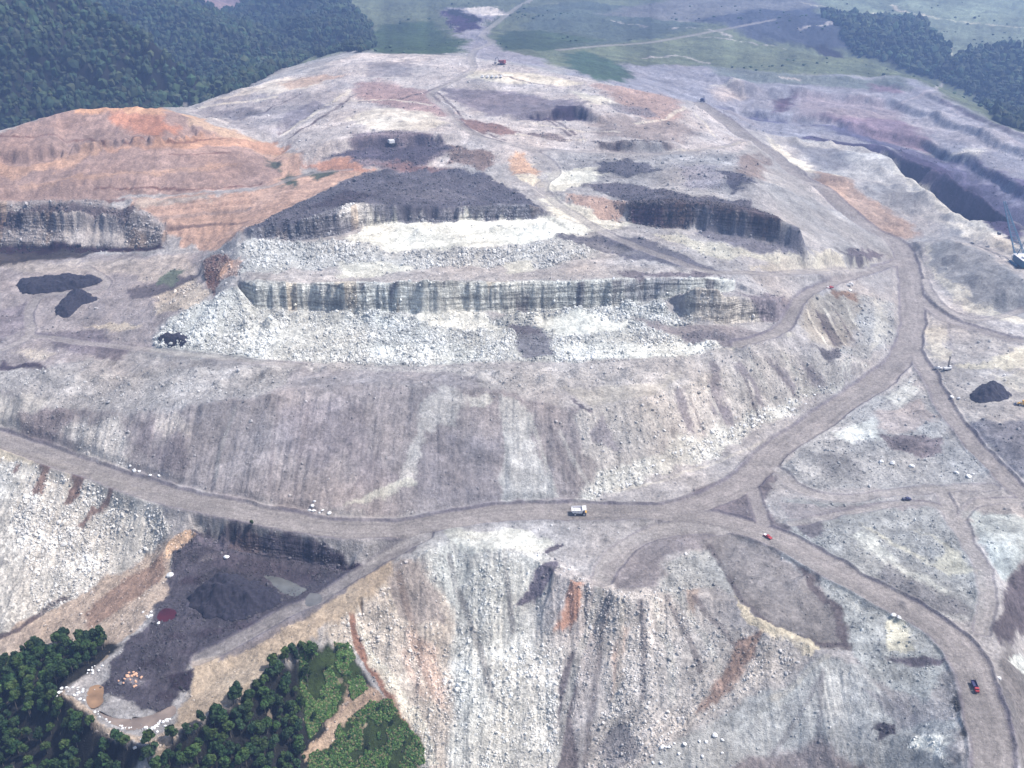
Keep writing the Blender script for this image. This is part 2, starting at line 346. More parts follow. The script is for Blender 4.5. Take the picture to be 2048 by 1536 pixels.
for nm, hw, s in ROADS:
    hw *= .9; pl = smooth_poly([P(*t) for t in s], 5); L = 0
    for i in range(len(pl) - 1):
        x1, y1, z1 = pl[i]; x2, y2, z2 = pl[i + 1]; dx, dy = x2 - x1, y2 - y1; ln = math.hypot(dx, dy)
        mrg = hw + 14
        cx, cy = (x1 + x2) / 2, (y1 + y2) / 2; rad = ln / 2 + mrg
        t, r = idx_of(np.array([cx]), np.array([max(cy, 10)])); rc = math.hypot(cx, cy); da = rad / rc / (th[1] - th[0])
        t0 = int(max(0, t[0] - da - 2)); t1 = int(min(NT, t[0] + da + 3))
        r0 = int(np.clip((RA - 1 / max(rc - rad, 1)) / (RA - RB) * (NR - 1) - 1, 0, NR)); r1 = int(np.clip((RA - 1 / (rc + rad)) / (RA - RB) * (NR - 1) + 2, 0, NR))
        if t1 <= t0 or r1 <= r0: L += ln; continue
        sl_ = (slice(t0, t1), slice(r0, r1))
        x = JX[sl_]; y = JY[sl_]
        u = np.clip(((x - x1) * dx + (y - y1) * dy) / (ln * ln + 1e-9), 0, 1)
        ex, ey = x - x1 - u * dx, y - y1 - u * dy
        d = np.hypot(ex, ey); sg = np.sign(ex * dy - ey * dx)
        wgt = np.exp(-(d / (hw * .6)) ** 2) + 1e-12
        RZ[sl_] += wgt * (z1 + (z2 - z1) * u); RWs[sl_] += wgt
        m = (d - hw) < RD[sl_]
        RD[sl_][m] = (d - hw)[m]; RL[sl_][m] = (d * sg)[m]; RS[sl_][m] = (L + u * ln)[m]; RK[sl_][m] = 1 if nm == 'haul' else 2
        L += ln
RZ = RZ / np.maximum(RWs, 1e-12)
rw = 1 - sstep(-1, 7, RD)
Z = Z * (1 - rw) + RZ * rw
onroad = 1 - sstep(-1.5, 1.0, RD)

# ------------------------------------------------------------------ colours of the ground (zones outlined on the land)
def lin(c):
    c = c / 255.0
    return c / 12.92 if c <= .04045 else ((c + .055) / 1.055) ** 2.4
KALB = 0.46; SATF = .7
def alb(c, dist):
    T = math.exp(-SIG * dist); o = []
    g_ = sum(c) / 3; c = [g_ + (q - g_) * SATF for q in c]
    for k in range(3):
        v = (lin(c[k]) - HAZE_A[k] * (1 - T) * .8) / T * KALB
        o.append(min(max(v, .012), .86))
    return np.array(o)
CR = np.zeros(X.shape + (3,)); CR[:] = alb((186, 181, 190), 800)
RUB = np.full(X.shape, .15); STK = np.full(X.shape, .35); CLS = np.zeros(X.shape, np.int8)
FARW = sstep(1500, 2600, RR)
FX = X + fbm(X, Y, 20, 6, 40, .66) * 11 * np.minimum(LODS, 1.6) + FARW * fbm(X, Y, 150, 5, 43, .6) * 60; FY = Y + fbm(X, Y, 20, 6, 47, .66) * 11 * np.minimum(LODS, 1.6) + FARW * fbm(X, Y, 150, 5, 49, .6) * 60
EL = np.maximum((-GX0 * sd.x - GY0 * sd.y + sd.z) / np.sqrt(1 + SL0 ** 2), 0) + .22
def zone(c, pts, rub=.15, stk=.35, fe=4.0, cls=None, op=1.0, warp=1.0):
    if cls == 2: c = tuple(q * f_ for q, f_ in zip(c, (.86, .86, .9)))
    if cls == 3: warp = min(warp, .18)
    poly = [place(t) for t in pts]
    xs = [p[0] for p in poly]; ys = [p[1] for p in poly]
    m0 = 30
    m = (X > min(xs) - m0) & (X < max(xs) + m0) & (Y > min(ys) - m0) & (Y < max(ys) + m0)
    if not m.any(): return
    x = X[m] + (FX[m] - X[m]) * warp; y = Y[m] + (FY[m] - Y[m]) * warp
    ins = inpoly(poly, x, y); d = polydist(poly, x, y); sdv = np.where(ins, d, -d)
    fe2 = fe * np.clip(RR[m] / 1000, .6, 2)
    wgt = sstep(-fe2, fe2, sdv) * op
    dist = math.hypot(sum(xs) / len(xs), sum(ys) / len(ys))
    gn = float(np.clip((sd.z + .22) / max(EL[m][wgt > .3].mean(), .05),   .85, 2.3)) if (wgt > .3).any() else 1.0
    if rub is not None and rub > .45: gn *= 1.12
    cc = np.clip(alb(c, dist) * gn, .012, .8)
    if cc is not None: CR[m] = CR[m] * (1 - wgt[:, None]) + cc * wgt[:, None]
    if rub is not None: RUB[m] = RUB[m] * (1 - wgt) + rub * wgt
    if stk is not None: STK[m] = STK[m] * (1 - wgt) + stk * wgt
    if cls is not None:
        cm = CLS[m]; cm[wgt > .5 * op] = cls; CLS[m] = cm
def line(c, wd, pts, op=1.0, fe=1.0):
    pl = [place(t) for t in pts]; xs = [p[0] for p in pl]; ys = [p[1] for p in pl]; m0 = wd * 3 + 6
    m = (X > min(xs) - m0) & (X < max(xs) + m0) & (Y > min(ys) - m0) & (Y < max(ys) + m0)
    if not m.any(): return
    x = X[m] + (FX[m] - X[m]) * .25; y = Y[m] + (FY[m] - Y[m]) * .25
    d = polydist(pl, x, y, False); hw = wd * .5
    wgt = (1 - sstep(hw * .5, hw * 1.5, d)) * op * (0.55 + .6 * vnoise(X[m] / 9, Y[m] / 9, 4))
    wgt = np.clip(wgt, 0, 1)
    cc = alb(c, math.hypot(sum(xs) / len(xs), sum(ys) / len(ys)))
    CR[m] = CR[m] * (1 - wgt[:, None]) + cc * wgt[:, None]
def rough(n): pass
#ZONES_BEGIN
# far land
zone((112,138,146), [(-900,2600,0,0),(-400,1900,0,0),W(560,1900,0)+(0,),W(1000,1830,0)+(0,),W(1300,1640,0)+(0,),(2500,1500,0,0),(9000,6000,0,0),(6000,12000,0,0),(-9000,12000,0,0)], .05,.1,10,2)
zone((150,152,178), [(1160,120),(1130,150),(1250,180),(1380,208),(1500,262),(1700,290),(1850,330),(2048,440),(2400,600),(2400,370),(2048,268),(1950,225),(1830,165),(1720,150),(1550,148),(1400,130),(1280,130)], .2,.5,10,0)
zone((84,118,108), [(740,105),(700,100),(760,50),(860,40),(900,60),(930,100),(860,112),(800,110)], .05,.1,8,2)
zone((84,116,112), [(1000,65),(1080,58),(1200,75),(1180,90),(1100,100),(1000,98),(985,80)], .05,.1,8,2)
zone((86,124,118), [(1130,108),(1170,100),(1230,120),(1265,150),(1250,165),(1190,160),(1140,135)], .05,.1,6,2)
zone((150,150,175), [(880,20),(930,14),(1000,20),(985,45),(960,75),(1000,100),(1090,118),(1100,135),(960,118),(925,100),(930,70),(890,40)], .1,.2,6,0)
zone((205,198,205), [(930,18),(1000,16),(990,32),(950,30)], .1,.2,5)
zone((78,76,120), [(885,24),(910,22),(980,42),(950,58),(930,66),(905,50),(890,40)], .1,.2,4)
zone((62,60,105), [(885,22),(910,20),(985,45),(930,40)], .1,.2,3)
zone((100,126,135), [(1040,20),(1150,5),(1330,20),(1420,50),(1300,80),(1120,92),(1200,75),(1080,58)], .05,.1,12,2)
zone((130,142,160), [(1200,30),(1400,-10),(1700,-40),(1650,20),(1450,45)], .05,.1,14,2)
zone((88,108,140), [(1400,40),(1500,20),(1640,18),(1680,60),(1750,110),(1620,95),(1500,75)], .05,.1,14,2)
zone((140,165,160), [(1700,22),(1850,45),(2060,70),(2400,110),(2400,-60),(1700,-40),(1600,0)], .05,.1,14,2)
zone((136,160,155), [(1720,32),(1840,62),(1900,122),(1945,92),(2000,80),(2060,90),(2060,50),(1850,40)], .05,.1,8,2)
line((205,200,190), 14, [(1600,5),(1700,25),(1800,30),(1880,38),(2060,60)], .7)
line((210,200,195), 14, [(1780,12),(1800,24),(1880,36)], .9)
line((190,195,190), 10, [(1868,60),(1890,95),(1905,118)], .8)
zone((120,150,150), [(1980,110),(2060,105),(2300,120),(2300,200),(2060,155),(2000,140)], .05,.1,8,2)
for pts in ([(1230,40),(1250,50),(1290,55)],[(1340,60),(1380,55),(1460,70)],[(1060,5),(1120,8)],[(1600,60),(1660,50),(1690,62)],[(1390,70),(1450,75),(1520,90),(1600,105)],[(1290,115),(1350,110),(1420,125)]):
    line((185,180,195), 9, pts, .8)
zone((62,62,105), [(1615,95),(1650,95),(1710,115),(1700,120),(1640,112)], .1,.2,5)
# right mine beyond the pit
for c, pts in (((188,178,188),[(1420,178),(1480,175),(1490,200),(1440,205)]),((105,92,125),[(1545,200),(1590,195),(1585,222),(1555,225)]),((160,150,172),[(1590,195),(1760,205),(1900,260),(1870,270),(1700,255),(1600,240)]),((142,125,155),[(1640,235),(1800,240),(1870,290),(1700,275)]),((96,100,142),[(1420,215),(1600,252),(1760,292),(1900,352),(2048,450),(2400,620),(2400,560),(2048,400),(1880,310),(1700,268),(1500,232)]),((78,78,120),[(1790,300),(1850,320),(1960,390),(2020,435),(2048,450),(2048,500),(1990,470),(1900,420),(1850,380),(1800,330)]),((120,124,160),[(1900,310),(2048,370),(2200,420),(2200,480),(2048,420),(1960,360)]),((86,86,128),[(1920,322),(1990,340),(2060,365),(2060,385),(1960,352)]),((205,200,205),[(1960,268),(1985,270),(1980,300),(1950,322),(1915,322),(1915,305),(1945,300)]),((168,166,188),[(1800,210),(1900,225),(2048,290),(2048,320),(1900,280),(1800,240)]),((120,135,148),[(1420,130),(1620,150),(1800,160),(1820,180),(1600,170),(1440,160)]),((135,120,150),[(1740,168),(1790,175),(1800,190),(1750,185)]),):
    zone(c, pts, .2,.5,6,0)
line((205,200,205), 8, [(1420,172),(1480,172)], .8); line((200,190,200),7,[(1560,160),(1600,158)],.9)
for pts in ([(1870,120),(1880,150),(1870,180),(1800,205),(1750,200)],[(1800,210),(1850,260),(1880,300)],[(1900,220),(1960,250),(2048,290)]):
    line((178,172,195), 7, pts, .6)
line((98,88,125), 9, [(1880,200),(1950,235),(2048,268)], .6)
zone((84,84,124), [(1620,272,66),(1700,284,64),(1760,295,62),(1840,325,60),(1900,355,58),(1960,390,56),(2020,430,55),(2100,478,54),(2250,558,52)] + [W(*q) + (0,) for q in pit[::-1]], .2, .8, 2, 0, warp=.2)
# plateau
zone((196,187,196), [(375,218),(470,180),(560,155),(640,148),(660,125),(720,108),(830,108),(930,114),(1030,130),(1130,150),(1250,176),(1400,208),(1500,290),(1480,300),(1300,312),(1100,300),(1060,330),(900,340),(700,345),(590,310),(430,256)], .2,.5,5)
zone((168,162,176), [(380,222),(470,190),(540,180),(620,190),(660,170),(700,150),(640,230),(570,270),(480,262)], .2,.5,6)
zone((212,200,198), [(400,215),(560,158),(640,155),(650,165),(540,195),(520,180)], .1,.3,4)
zone((180,150,158), [(700,170),(760,160),(860,185),(900,230),(840,235),(720,200)], .2,.5,8)
zone((222,212,208), [(690,240),(760,215),(860,225),(890,245),(860,262),(760,262)], .1,.4,4)
zone((120,118,142), [(735,125),(820,120),(820,152),(740,155)], .1,.6,4,op=.55)
zone((118,112,142), [(880,175),(1000,180),(1150,200),(1180,235),(1060,240),(960,225),(900,200)], .1,.4,6,op=.8)
zone((76,74,108), [(1120,208),(1150,214),(1172,230),(1150,242),(1060,238),(1050,226),(1110,222)], .1,.3,2)
zone((225,214,205), [(940,140),(1050,145),(1170,165),(1150,170),(1000,165),(930,155)], .1,.3,4)
zone((214,208,204), [(1140,180),(1230,205),(1240,215),(1180,208)], .1,.3,3)
zone((188,158,158), [(1180,170),(1330,190),(1370,230),(1330,250),(1250,220)], .2,.4,8)
zone((172,156,160), [(1180,230),(1340,240),(1400,260),(1350,290),(1200,275)], .2,.4,8)
line((228,215,205), 8, [(1480,290),(1420,298),(1300,310)], .9); line((225,212,205),6,[(1270,245),(1330,238),(1370,215)],.9)
zone((95,90,105), [(1185,280),(1220,284),(1320,282),(1345,290),(1335,302),(1240,304),(1200,295)], .5,.9,3,3)
zone((140,128,148), [(700,265),(800,262),(880,270),(920,300),(850,330),(780,345),(700,330)], .3,.6,6)
zone((92,92,122), [(690,292),(760,282),(880,276),(890,300),(840,330),(740,318),(640,302)], .3,.6,5)
zone((140,112,125), [(740,325),(820,322),(930,345),(860,350)], .3,.6,5)
for pts in ([(862,188),(890,212),(912,240),(950,268),(1000,282)],[(875,186),(905,212),(925,238),(962,264),(1010,280)],[(1105,238),(1130,255),(1150,268)],[(1095,240),(1120,258),(1140,270)],[(560,272),(600,245),(650,215),(690,185)],[(580,276),(625,248),(670,218),(705,190)],[(1000,150),(1060,165),(1120,175)],[(900,165),(850,185),(800,200),(720,205)],[(480,240),(540,215),(600,190)]):
    line((118,108,124), 4.5, pts, .95)
for pts, w_ in (([(570,268),(620,236),(665,206),(700,180)],7),([(1060,245),(1160,262),(1240,262)],5),([(400,216),(470,205),(550,195)],9),([(690,205),(780,200),(860,210)],6),([(1000,262),(1080,275),(1170,278)],6),([(1380,220),(1410,245),(1430,275)],4),([(1060,330),(1130,322),(1220,318)],4)):
    line((226,214,208), w_, pts, .9)
zone((150,120,126), [(910,235),(980,245),(1040,262),(1000,270),(930,258)], .2,.4,3)
zone((196,160,146), [(560,165),(640,150),(700,150),(640,165),(580,178)], .2,.4,3, op=.7)
zone((134,128,150), [(560,230),(640,200),(650,215),(600,245),(560,262)], .2,.4,3, op=.8)
zone((150,128,132), [(890,290),(960,300),(1000,330),(960,342),(905,320)], .4,.5,3)
zone((132,130,152), [(1210,205),(1290,215),(1310,232),(1230,226)], .3,.5,3, op=.8)
zone((120,104,116), [(1040,262),(1110,268),(1150,282),(1080,280)], .3,.5,3, op=.8)
zone((126,124,146), [(420,225),(500,214),(540,224),(470,240)], .2,.5,3, op=.7)
# right bank of the upper hill
zone((178,176,186), [(1470,300),(1500,295),(1560,320),(1640,410),(1800,490),(1790,515),(1680,520),(1620,480),(1560,420),(1510,380)], .1,1.0,4)
zone((150,135,140), [(1440,310),(1540,320),(1520,370),(1460,350)], .2,1.0,6)
zone((226,218,212), [(1530,270),(1560,295),(1640,345),(1700,380),(1690,385),(1600,345),(1550,305)], .1,.3,3)
zone((192,190,200), [(1545,270),(1640,280),(1760,305),(1850,385),(1990,470),(2100,530),(2080,560),(1960,480),(1880,450),(1800,420),(1690,360),(1600,320)], .15,.9,4)
zone((150,152,172), [(1570,288),(1680,300),(1700,340),(1640,340)], .15,.9,7)
zone((158,160,175), [(1730,370),(1830,385),(1840,430),(1760,420)], .15,.9,7)
zone((210,205,205), [(1770,306),(1850,384),(1990,466),(1980,475),(1840,400),(1790,350)], .15,.9,3,op=.8)
zone((190,160,152), [(1620,350),(1700,380),(1790,430),(1850,470),(1790,475),(1700,430),(1640,400)], .15,.4,5)
zone((205,170,158), [(1635,365),(1690,390),(1700,410),(1650,395)], .15,.4,4)
zone((212,202,198), [(1880,440),(1950,455),(2060,500),(2020,510),(1930,470)], .1,.4,4)
zone((146,150,165), [(1850,495),(1900,480),(1960,500),(2060,570),(2400,660),(2400,690),(2048,640),(1960,625),(1890,590)], .15,1.3,4)
zone((196,192,190), [(1830,490),(1860,500),(1880,570),(1930,620),(2060,655),(2060,640),(1940,600),(1880,540),(1845,500)], .1,.3,3)
zone((190,184,190), [(1840,620),(1940,660),(2048,700),(2400,760),(2400,860),(1930,860),(1860,760)], .12,.3,5)
zone((214,204,196), [(1850,650),(1890,655),(1900,720),(1870,725),(1855,690)], .1,.3,4)
zone((224,214,200), [(1905,735),(2060,690),(2400,650),(2400,740),(2060,735)], .1,.3,3)
zone((200,192,188), [(1990,745),(2060,735),(2060,790),(2010,775)], .1,.3,3)
line((170,165,178), 3, [(1895,650),(1905,690),(1905,735)], .7)
# orange hill
zone((172,142,142), [(-300,335),(0,264),(80,237),(150,217),(270,211),(330,219),(430,254),(570,300),(600,350),(540,372),(400,385),(200,400),(0,405),(-300,400)], .12,.8,4)
zone((215,160,135), [(145,217),(270,211),(335,220),(330,232),(215,228),(150,226)], .1,.3,3)
zone((205,138,120), [(215,228),(330,230),(360,262),(290,272),(235,255)], .1,.4,4)
zone((222,182,160), [(330,218),(430,252),(560,290),(590,310),(540,312),(470,280),(380,255)], .1,.4,3)
zone((204,154,136), [(200,285),(300,282),(420,276),(560,282),(580,300),(500,296),(330,296),(220,300)], .1,.3,3)
zone((200,156,140), [(0,320),(60,335),(150,310),(220,288),(200,305),(120,340),(40,352),(-200,350),(-200,325)], .1,.3,3)
zone((196,156,144), [(30,372),(150,352),(300,338),(480,326),(480,332),(300,346),(150,362),(50,382)], .1,.3,2)
zone((200,160,148), [(520,300),(600,310),(610,350),(560,380),(480,390),(540,370),(560,345)], .1,.4,4)
zone((198,158,146), [(260,405),(400,388),(560,378),(600,350),(680,338),(735,345),(640,385),(560,425),(480,462),(420,505),(390,500),(340,470),(280,445)], .1,.5,3)
zone((200,178,172), [(270,402),(420,392),(420,400),(280,415)], .1,.5,3)
for yy, cc in ((415,(190,150,140)),(430,(176,150,150)),(444,(200,160,145)),(455,(120,100,110))):
    line(cc, 5, [(280,yy+6),(350,yy+2),(430,yy-6),(500,yy-14)], .8)
zone((204,146,130), [(600,320),(700,312),(740,345),(690,345),(640,335)], .1,.4,4)
zone((96,104,104), [(530,318),(560,325),(555,342),(535,335)], .1,.3,3); zone((96,108,104), [(610,345),(680,335),(640,362)], .1,.3,3); zone((92,108,104), [(575,345),(600,350),(590,375),(570,370)], .1,.3,3)
for pts in ([(0,270),(80,272),(180,276),(210,290)],[(250,286),(350,284),(460,276)],[(0,405),(100,406),(250,402)],[(340,310),(460,306)],[(190,380),(400,378),(520,368)]):
    line((120,80,85), 3, pts, .8)
# left rock faces
zone((150,142,150), [(-300,400),(0,402),(200,400),(270,415),(330,450),(335,490),(300,498),(100,502),(-300,502)], .5,1.6,3,3)
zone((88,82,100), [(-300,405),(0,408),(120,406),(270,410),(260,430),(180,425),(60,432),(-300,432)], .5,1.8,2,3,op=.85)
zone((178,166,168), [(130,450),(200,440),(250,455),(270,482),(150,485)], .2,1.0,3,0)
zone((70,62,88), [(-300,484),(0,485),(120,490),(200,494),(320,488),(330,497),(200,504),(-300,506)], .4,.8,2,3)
zone((84,82,96), [(-300,505),(0,505),(200,502),(190,515),(100,528),(-300,532)], .1,.3,3)
# left flats
zone((168,158,168), [(-300,530),(0,530),(200,510),(400,505),(420,590),(330,640),(300,700),(0,740),(-300,740)], .12,.25,4)
zone((184,172,174), [(0,528),(150,525),(380,508),(400,550),(300,560),(220,545),(60,550)], .12,.3,4)
zone((108,104,122), [(250,580),(340,555),(400,545),(380,565),(300,590),(255,600)], .15,.3,3)
zone((110,126,122), [(312,555),(350,540),(370,545),(345,568),(315,570)], .1,.3,2)
zone((134,124,144), [(-200,610),(0,620),(60,600),(70,650),(0,690),(-200,700)], .12,.3,4,op=.7)
zone((132,124,142), [(60,670),(200,660),(260,700),(240,720),(120,700)], .12,.3,4)
zone((206,188,176), [(170,650),(230,640),(290,648),(240,660)], .2,.3,3)
zone((204,190,186), [(20,705),(60,695),(110,710),(90,718)], .2,.3,3)
zone((90,84,108), [(0,722),(60,722),(110,735),(60,740),(0,735)], .2,.3,3)
zone((120,92,96), [(405,520),(440,505),(460,515),(500,545),(440,560),(430,590),(415,580)], .5,1.2,2,3)
zone((196,160,150), [(440,520),(500,535),(480,550),(440,550)], .3,.5,2)
zone((196,180,172), [(300,590),(380,560),(420,590),(400,620),(330,620)], .4,.4,4)
# black benches
zone((104,105,130), [(480,462),(560,425),(640,385),(700,358),(740,342),(850,338),(960,345),(1010,368),(1060,398),(1095,425),(1060,418),(850,416),(700,410),(620,440),(560,460),(500,470)], .3,.35,3)
zone((82,80,106), [(600,420),(700,380),(760,390),(690,410)], .3,.35,3,op=.8)
zone((130,128,150), [(780,385),(900,375),(950,395),(850,402)], .3,.35,4,op=.6)
zone((120,122,142), [(490,462),(600,440),(700,408),(760,408),(850,415),(950,412),(1060,410),(1090,428),(1080,438),(900,444),(800,446),(720,455),(680,472),(600,480),(500,478)], .6,1.9,2,3)
zone((200,198,206), [(690,408),(750,410),(700,440),(680,440)], .5,1.8,2,3)
zone((255,254,250), [(688,478),(730,450),(800,446),(900,443),(1010,441),(1090,436),(1190,462),(1130,474),(1000,490),(900,497),(800,500),(720,490)], .03,.08,3)
zone((196,195,200), [(470,485),(600,482),(690,480),(800,502),(1000,492),(1180,468),(1230,500),(1100,535),(480,545)], .7,.3,4)
zone((190,182,188), [(480,545),(700,538),(1000,535),(1300,530),(1440,545),(1440,558),(1150,562),(700,566),(480,562)], .15,.2,3)
zone((226,222,216), [(670,530),(760,525),(830,535),(740,550),(680,555)], .15,.2,3); zone((224,220,214), [(1000,528),(1070,522),(1080,540),(1020,545)], .15,.2,3)
# upper right hill
zone((172,170,182), [(1060,310),(1180,310),(1470,305),(1500,380),(1400,395),(1250,400),(1130,370)], .22,.4,5)
zone((222,180,160), [(1015,320),(1040,300),(1070,340),(1080,350),(1030,345)], .2,.5,3)
zone((238,226,212), [(1035,348),(1080,350),(1090,375),(1060,372)], .1,.3,2)
zone((232,228,222), [(1090,350),(1160,335),(1220,345),(1160,370),(1110,385),(1090,380)], .15,.3,3)
zone((232,228,222), [(1070,380),(1110,395),(1200,440),(1280,445),(1200,462),(1100,432)], .15,.3,3)
zone((108,106,128), [(1160,370),(1260,365),(1400,395),(1500,400),(1560,440),(1400,412),(1250,405)], .3,.4,3)
zone((104,106,130), [(1190,325),(1270,320),(1330,340),(1260,350),(1190,345)], .3,.4,4)
zone((98,100,128), [(1440,345),(1490,350),(1520,385),(1460,390)], .3,.4,3)
zone((160,158,180), [(1360,330),(1440,330),(1450,380),(1380,380)], .3,.4,5)
zone((190,158,152), [(1120,388),(1200,395),(1250,405),(1250,445),(1200,440),(1150,410)], .4,.4,3)
zone((96,88,104), [(1250,405),(1400,404),(1500,415),(1560,436),(1560,455),(1400,445),(1320,458),(1260,445)], .5,1.8,2,3)
zone((80,66,90), [(1260,420),(1320,420),(1325,455),(1270,445)], .5,1.8,2,3)
zone((124,124,146), [(1390,425),(1480,420),(1560,445),(1620,495),(1610,512),(1520,510),(1420,480)], .2,.9,4)
zone((214,208,200), [(1360,470),(1440,490),(1520,512),(1640,520),(1560,530),(1420,510),(1300,470)], .2,.3,4)
zone((116,116,138), [(1110,472),(1190,470),(1300,482),(1440,545),(1370,540),(1250,515)], .15,.5,3)
zone((150,148,162), [(1150,480),(1240,495),(1290,510),(1200,500)], .15,.5,3,op=.6)
zone((214,204,198), [(1560,520),(1700,512),(1760,520),(1700,535),(1560,540),(1460,540)], .15,.3,3)
zone((226,216,204), [(1620,520),(1690,512),(1720,522),(1640,530)], .1,.3,2)
zone((130,120,138), [(1680,502),(1740,497),(1770,510),(1720,515)], .2,.3,2)
# main highwall
zone((205,208,212), [(478,565),(620,567),(900,564),(1150,562),(1310,555),(1470,558),(1470,580),(1400,590),(1310,603),(1230,614),(1050,628),(900,634),(700,634),(620,622),(520,620),(480,600)], .25,3.0,1.2,3,warp=.3)
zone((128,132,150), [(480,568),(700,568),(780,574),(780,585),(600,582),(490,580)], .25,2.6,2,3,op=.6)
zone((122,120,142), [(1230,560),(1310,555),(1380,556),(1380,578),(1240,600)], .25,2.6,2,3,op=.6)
zone((132,124,140), [(1240,545),(1400,548),(1480,560),(1400,562),(1250,556)], .2,.4,2)
for x0,wd in ((725,14),(790,22),(885,14),(1045,26),(1160,16),(1232,20),(1420,18)):
    zone((92,88,110), [(x0-wd/2,572),(x0+wd/2,570),(x0+wd/2,622),(x0-wd/3,624)], .25,2.0,1,3,op=.7,warp=.3)
zone((196,188,186), [(1370,595),(1450,592),(1530,602),(1545,640),(1450,648),(1370,642)], .3,2.4,2,3)
zone((150,140,156), [(1480,590),(1590,600),(1570,640),(1540,645)], .3,1.6,4)
# blasted rock below
zone((200,202,206), [(300,705),(340,640),(420,600),(478,580),(520,622),(620,624),(780,634),(1000,634),(1310,606),(1400,650),(1440,700),(1300,718),(1100,724),(900,728),(700,728),(450,722)], .85,.4,5)
zone((236,234,232), [(830,632),(960,632),(1000,650),(940,660),(860,650)], .3,.2,3)
zone((240,242,242), [(1060,632),(1180,634),(1260,650),(1230,670),(1140,670),(1080,650)], .15,.2,3)
zone((220,224,228), [(1120,690),(1300,690),(1440,690),(1300,716),(1150,715)], .5,.2,4)
zone((226,228,230), [(700,690),(900,690),(1000,720),(800,724)], .7,.2,5,op=.6)
zone((128,130,150), [(1030,650),(1080,650),(1100,680),(1120,712),(1030,715)], .5,.2,3)
zone((120,118,140), [(1010,645),(1070,655),(1080,668),(1030,668)], .4,.2,3)
zone((160,152,164), [(1260,640),(1380,645),(1560,670),(1520,695),(1440,690),(1340,668)], .15,.3,4)
zone((134,130,148), [(1360,665),(1440,665),(1480,680),(1420,690),(1370,685)], .3,.3,4)
zone((214,208,204), [(1440,695),(1560,665),(1590,670),(1500,700)], .1,.3,2)
# spoil ridge
zone((184,180,188), [(-260,745),(100,735),(300,745),(700,735),(1100,735),(1440,705),(1600,705),(1700,720),(1600,760),(1300,790),(1000,785),(700,768),(400,800),(200,820),(-260,800)], .25,.5,5)
zone((170,164,176), [(600,740),(900,745),(1000,785),(800,770),(560,780)], .1,.4,4)
zone((196,190,190), [(1130,780),(1300,770),(1360,745),(1330,790),(1180,815)], .08,.3,4)
zone((160,152,162), [(-260,790),(0,775),(60,800),(250,830),(430,805),(700,768),(1000,785),(1160,822),(1180,1000),(830,1030),(620,1027),(330,967),(0,866),(-260,790)], .12,1.1,4)
zone((196,190,194), [(1160,820),(1300,795),(1480,725),(1600,712),(1725,722),(1740,735),(1600,812),(1400,922),(1200,993),(1170,990)], .3,1.3,4)
zone((182,178,182), [(0,790),(110,800),(60,860),(-200,820),(-260,790)], .1,.6,4)
zone((184,180,186), [(100,850),(250,835),(260,930),(180,915)], .3,.6,5)
zone((135,125,138), [(30,840),(130,810),(150,840),(90,880)], .3,.5,4,op=.8)
zone((132,124,138), [(270,850),(310,830),(300,900),(270,900)], .2,.8,4,op=.8)
zone((130,122,136), [(290,900),(370,875),(390,920),(370,950),(320,935)], .2,.6,5,op=.9)
zone((196,186,188), [(310,830),(360,820),(390,870),(330,865)], .3,.5,5,op=.8)
zone((142,136,154), [(560,830),(680,790),(700,880),(640,950),(560,900)], .1,.8,6,op=.6)
zone((134,126,142), [(690,790),(720,800),(740,900),(800,960),(720,985),(690,900)], .1,.9,5,op=.5)
zone((192,188,194), [(850,790),(900,770),(930,800),(920,850),(850,860),(830,960),(790,975),(835,850)], .15,.9,3)
zone((208,205,208), [(925,790),(975,785),(985,805),(940,808)], .1,.5,2)
zone((188,186,192), [(1000,800),(1060,810),(1070,880),(1120,1000),(1010,1005),(1005,900)], .05,.5,3)
zone((140,134,150), [(860,860),(990,880),(1000,1000),(840,1005),(820,960)], .06,.5,4,op=.5)
zone((146,138,146), [(1070,900),(1140,890),(1210,950),(1200,975),(1140,970)], .1,1.0,4,op=.8)
zone((200,198,196), [(740,985),(820,960),(830,975),(760,1000),(690,1020)], .15,.3,2)
zone((120,114,134), [(1140,800),(1170,812),(1180,830),(1160,825)], .3,.5,2)
zone((130,124,146), [(1200,830),(1230,880),(1240,900),(1180,880)], .2,1,3,op=.7)
for x0,y0,x1,y1 in ((1420,730,1440,830),(1470,730,1520,820),(1540,720,1590,790),(1600,720,1650,780),(1440,800,1460,860),(1360,780,1380,880)):
    zone((134,128,146), [(x0-8,y0),(x0+12,y0),(x1+10,y1),(x1-4,y1)], .2,1.6,3,op=.8)
zone((205,204,206), [(1330,900),(1450,850),(1560,800),(1650,770),(1720,735),(1740,735),(1600,812),(1400,925),(1200,995),(1150,1000),(1180,960)], .7,.3,4)
# block left of the loop road
zone((178,170,168), [(1620,600),(1700,580),(1740,600),(1720,660),(1680,700),(1620,690),(1600,650)], .2,1.8,4)
zone((160,130,120), [(1665,585),(1705,580),(1715,605),(1680,600)], .2,.8,3)
zone((120,112,124), [(1635,620),(1665,630),(1690,690),(1665,695),(1640,650)], .2,1.4,3,op=.8)
zone((185,186,196), [(1720,590),(1780,600),(1790,680),(1740,720),(1660,715),(1720,680)], .3,.6,4)
zone((212,210,212), [(1765,600),(1775,640),(1765,690),(1740,710),(1750,660),(1755,620)], .1,.5,2)
zone((120,116,132), [(1620,700),(1680,698),(1690,715),(1640,715)], .4,.4,2)
line((215,208,205), 3, [(1230,978),(1320,965),(1430,925),(1560,870),(1640,825),(1750,765)], .7)
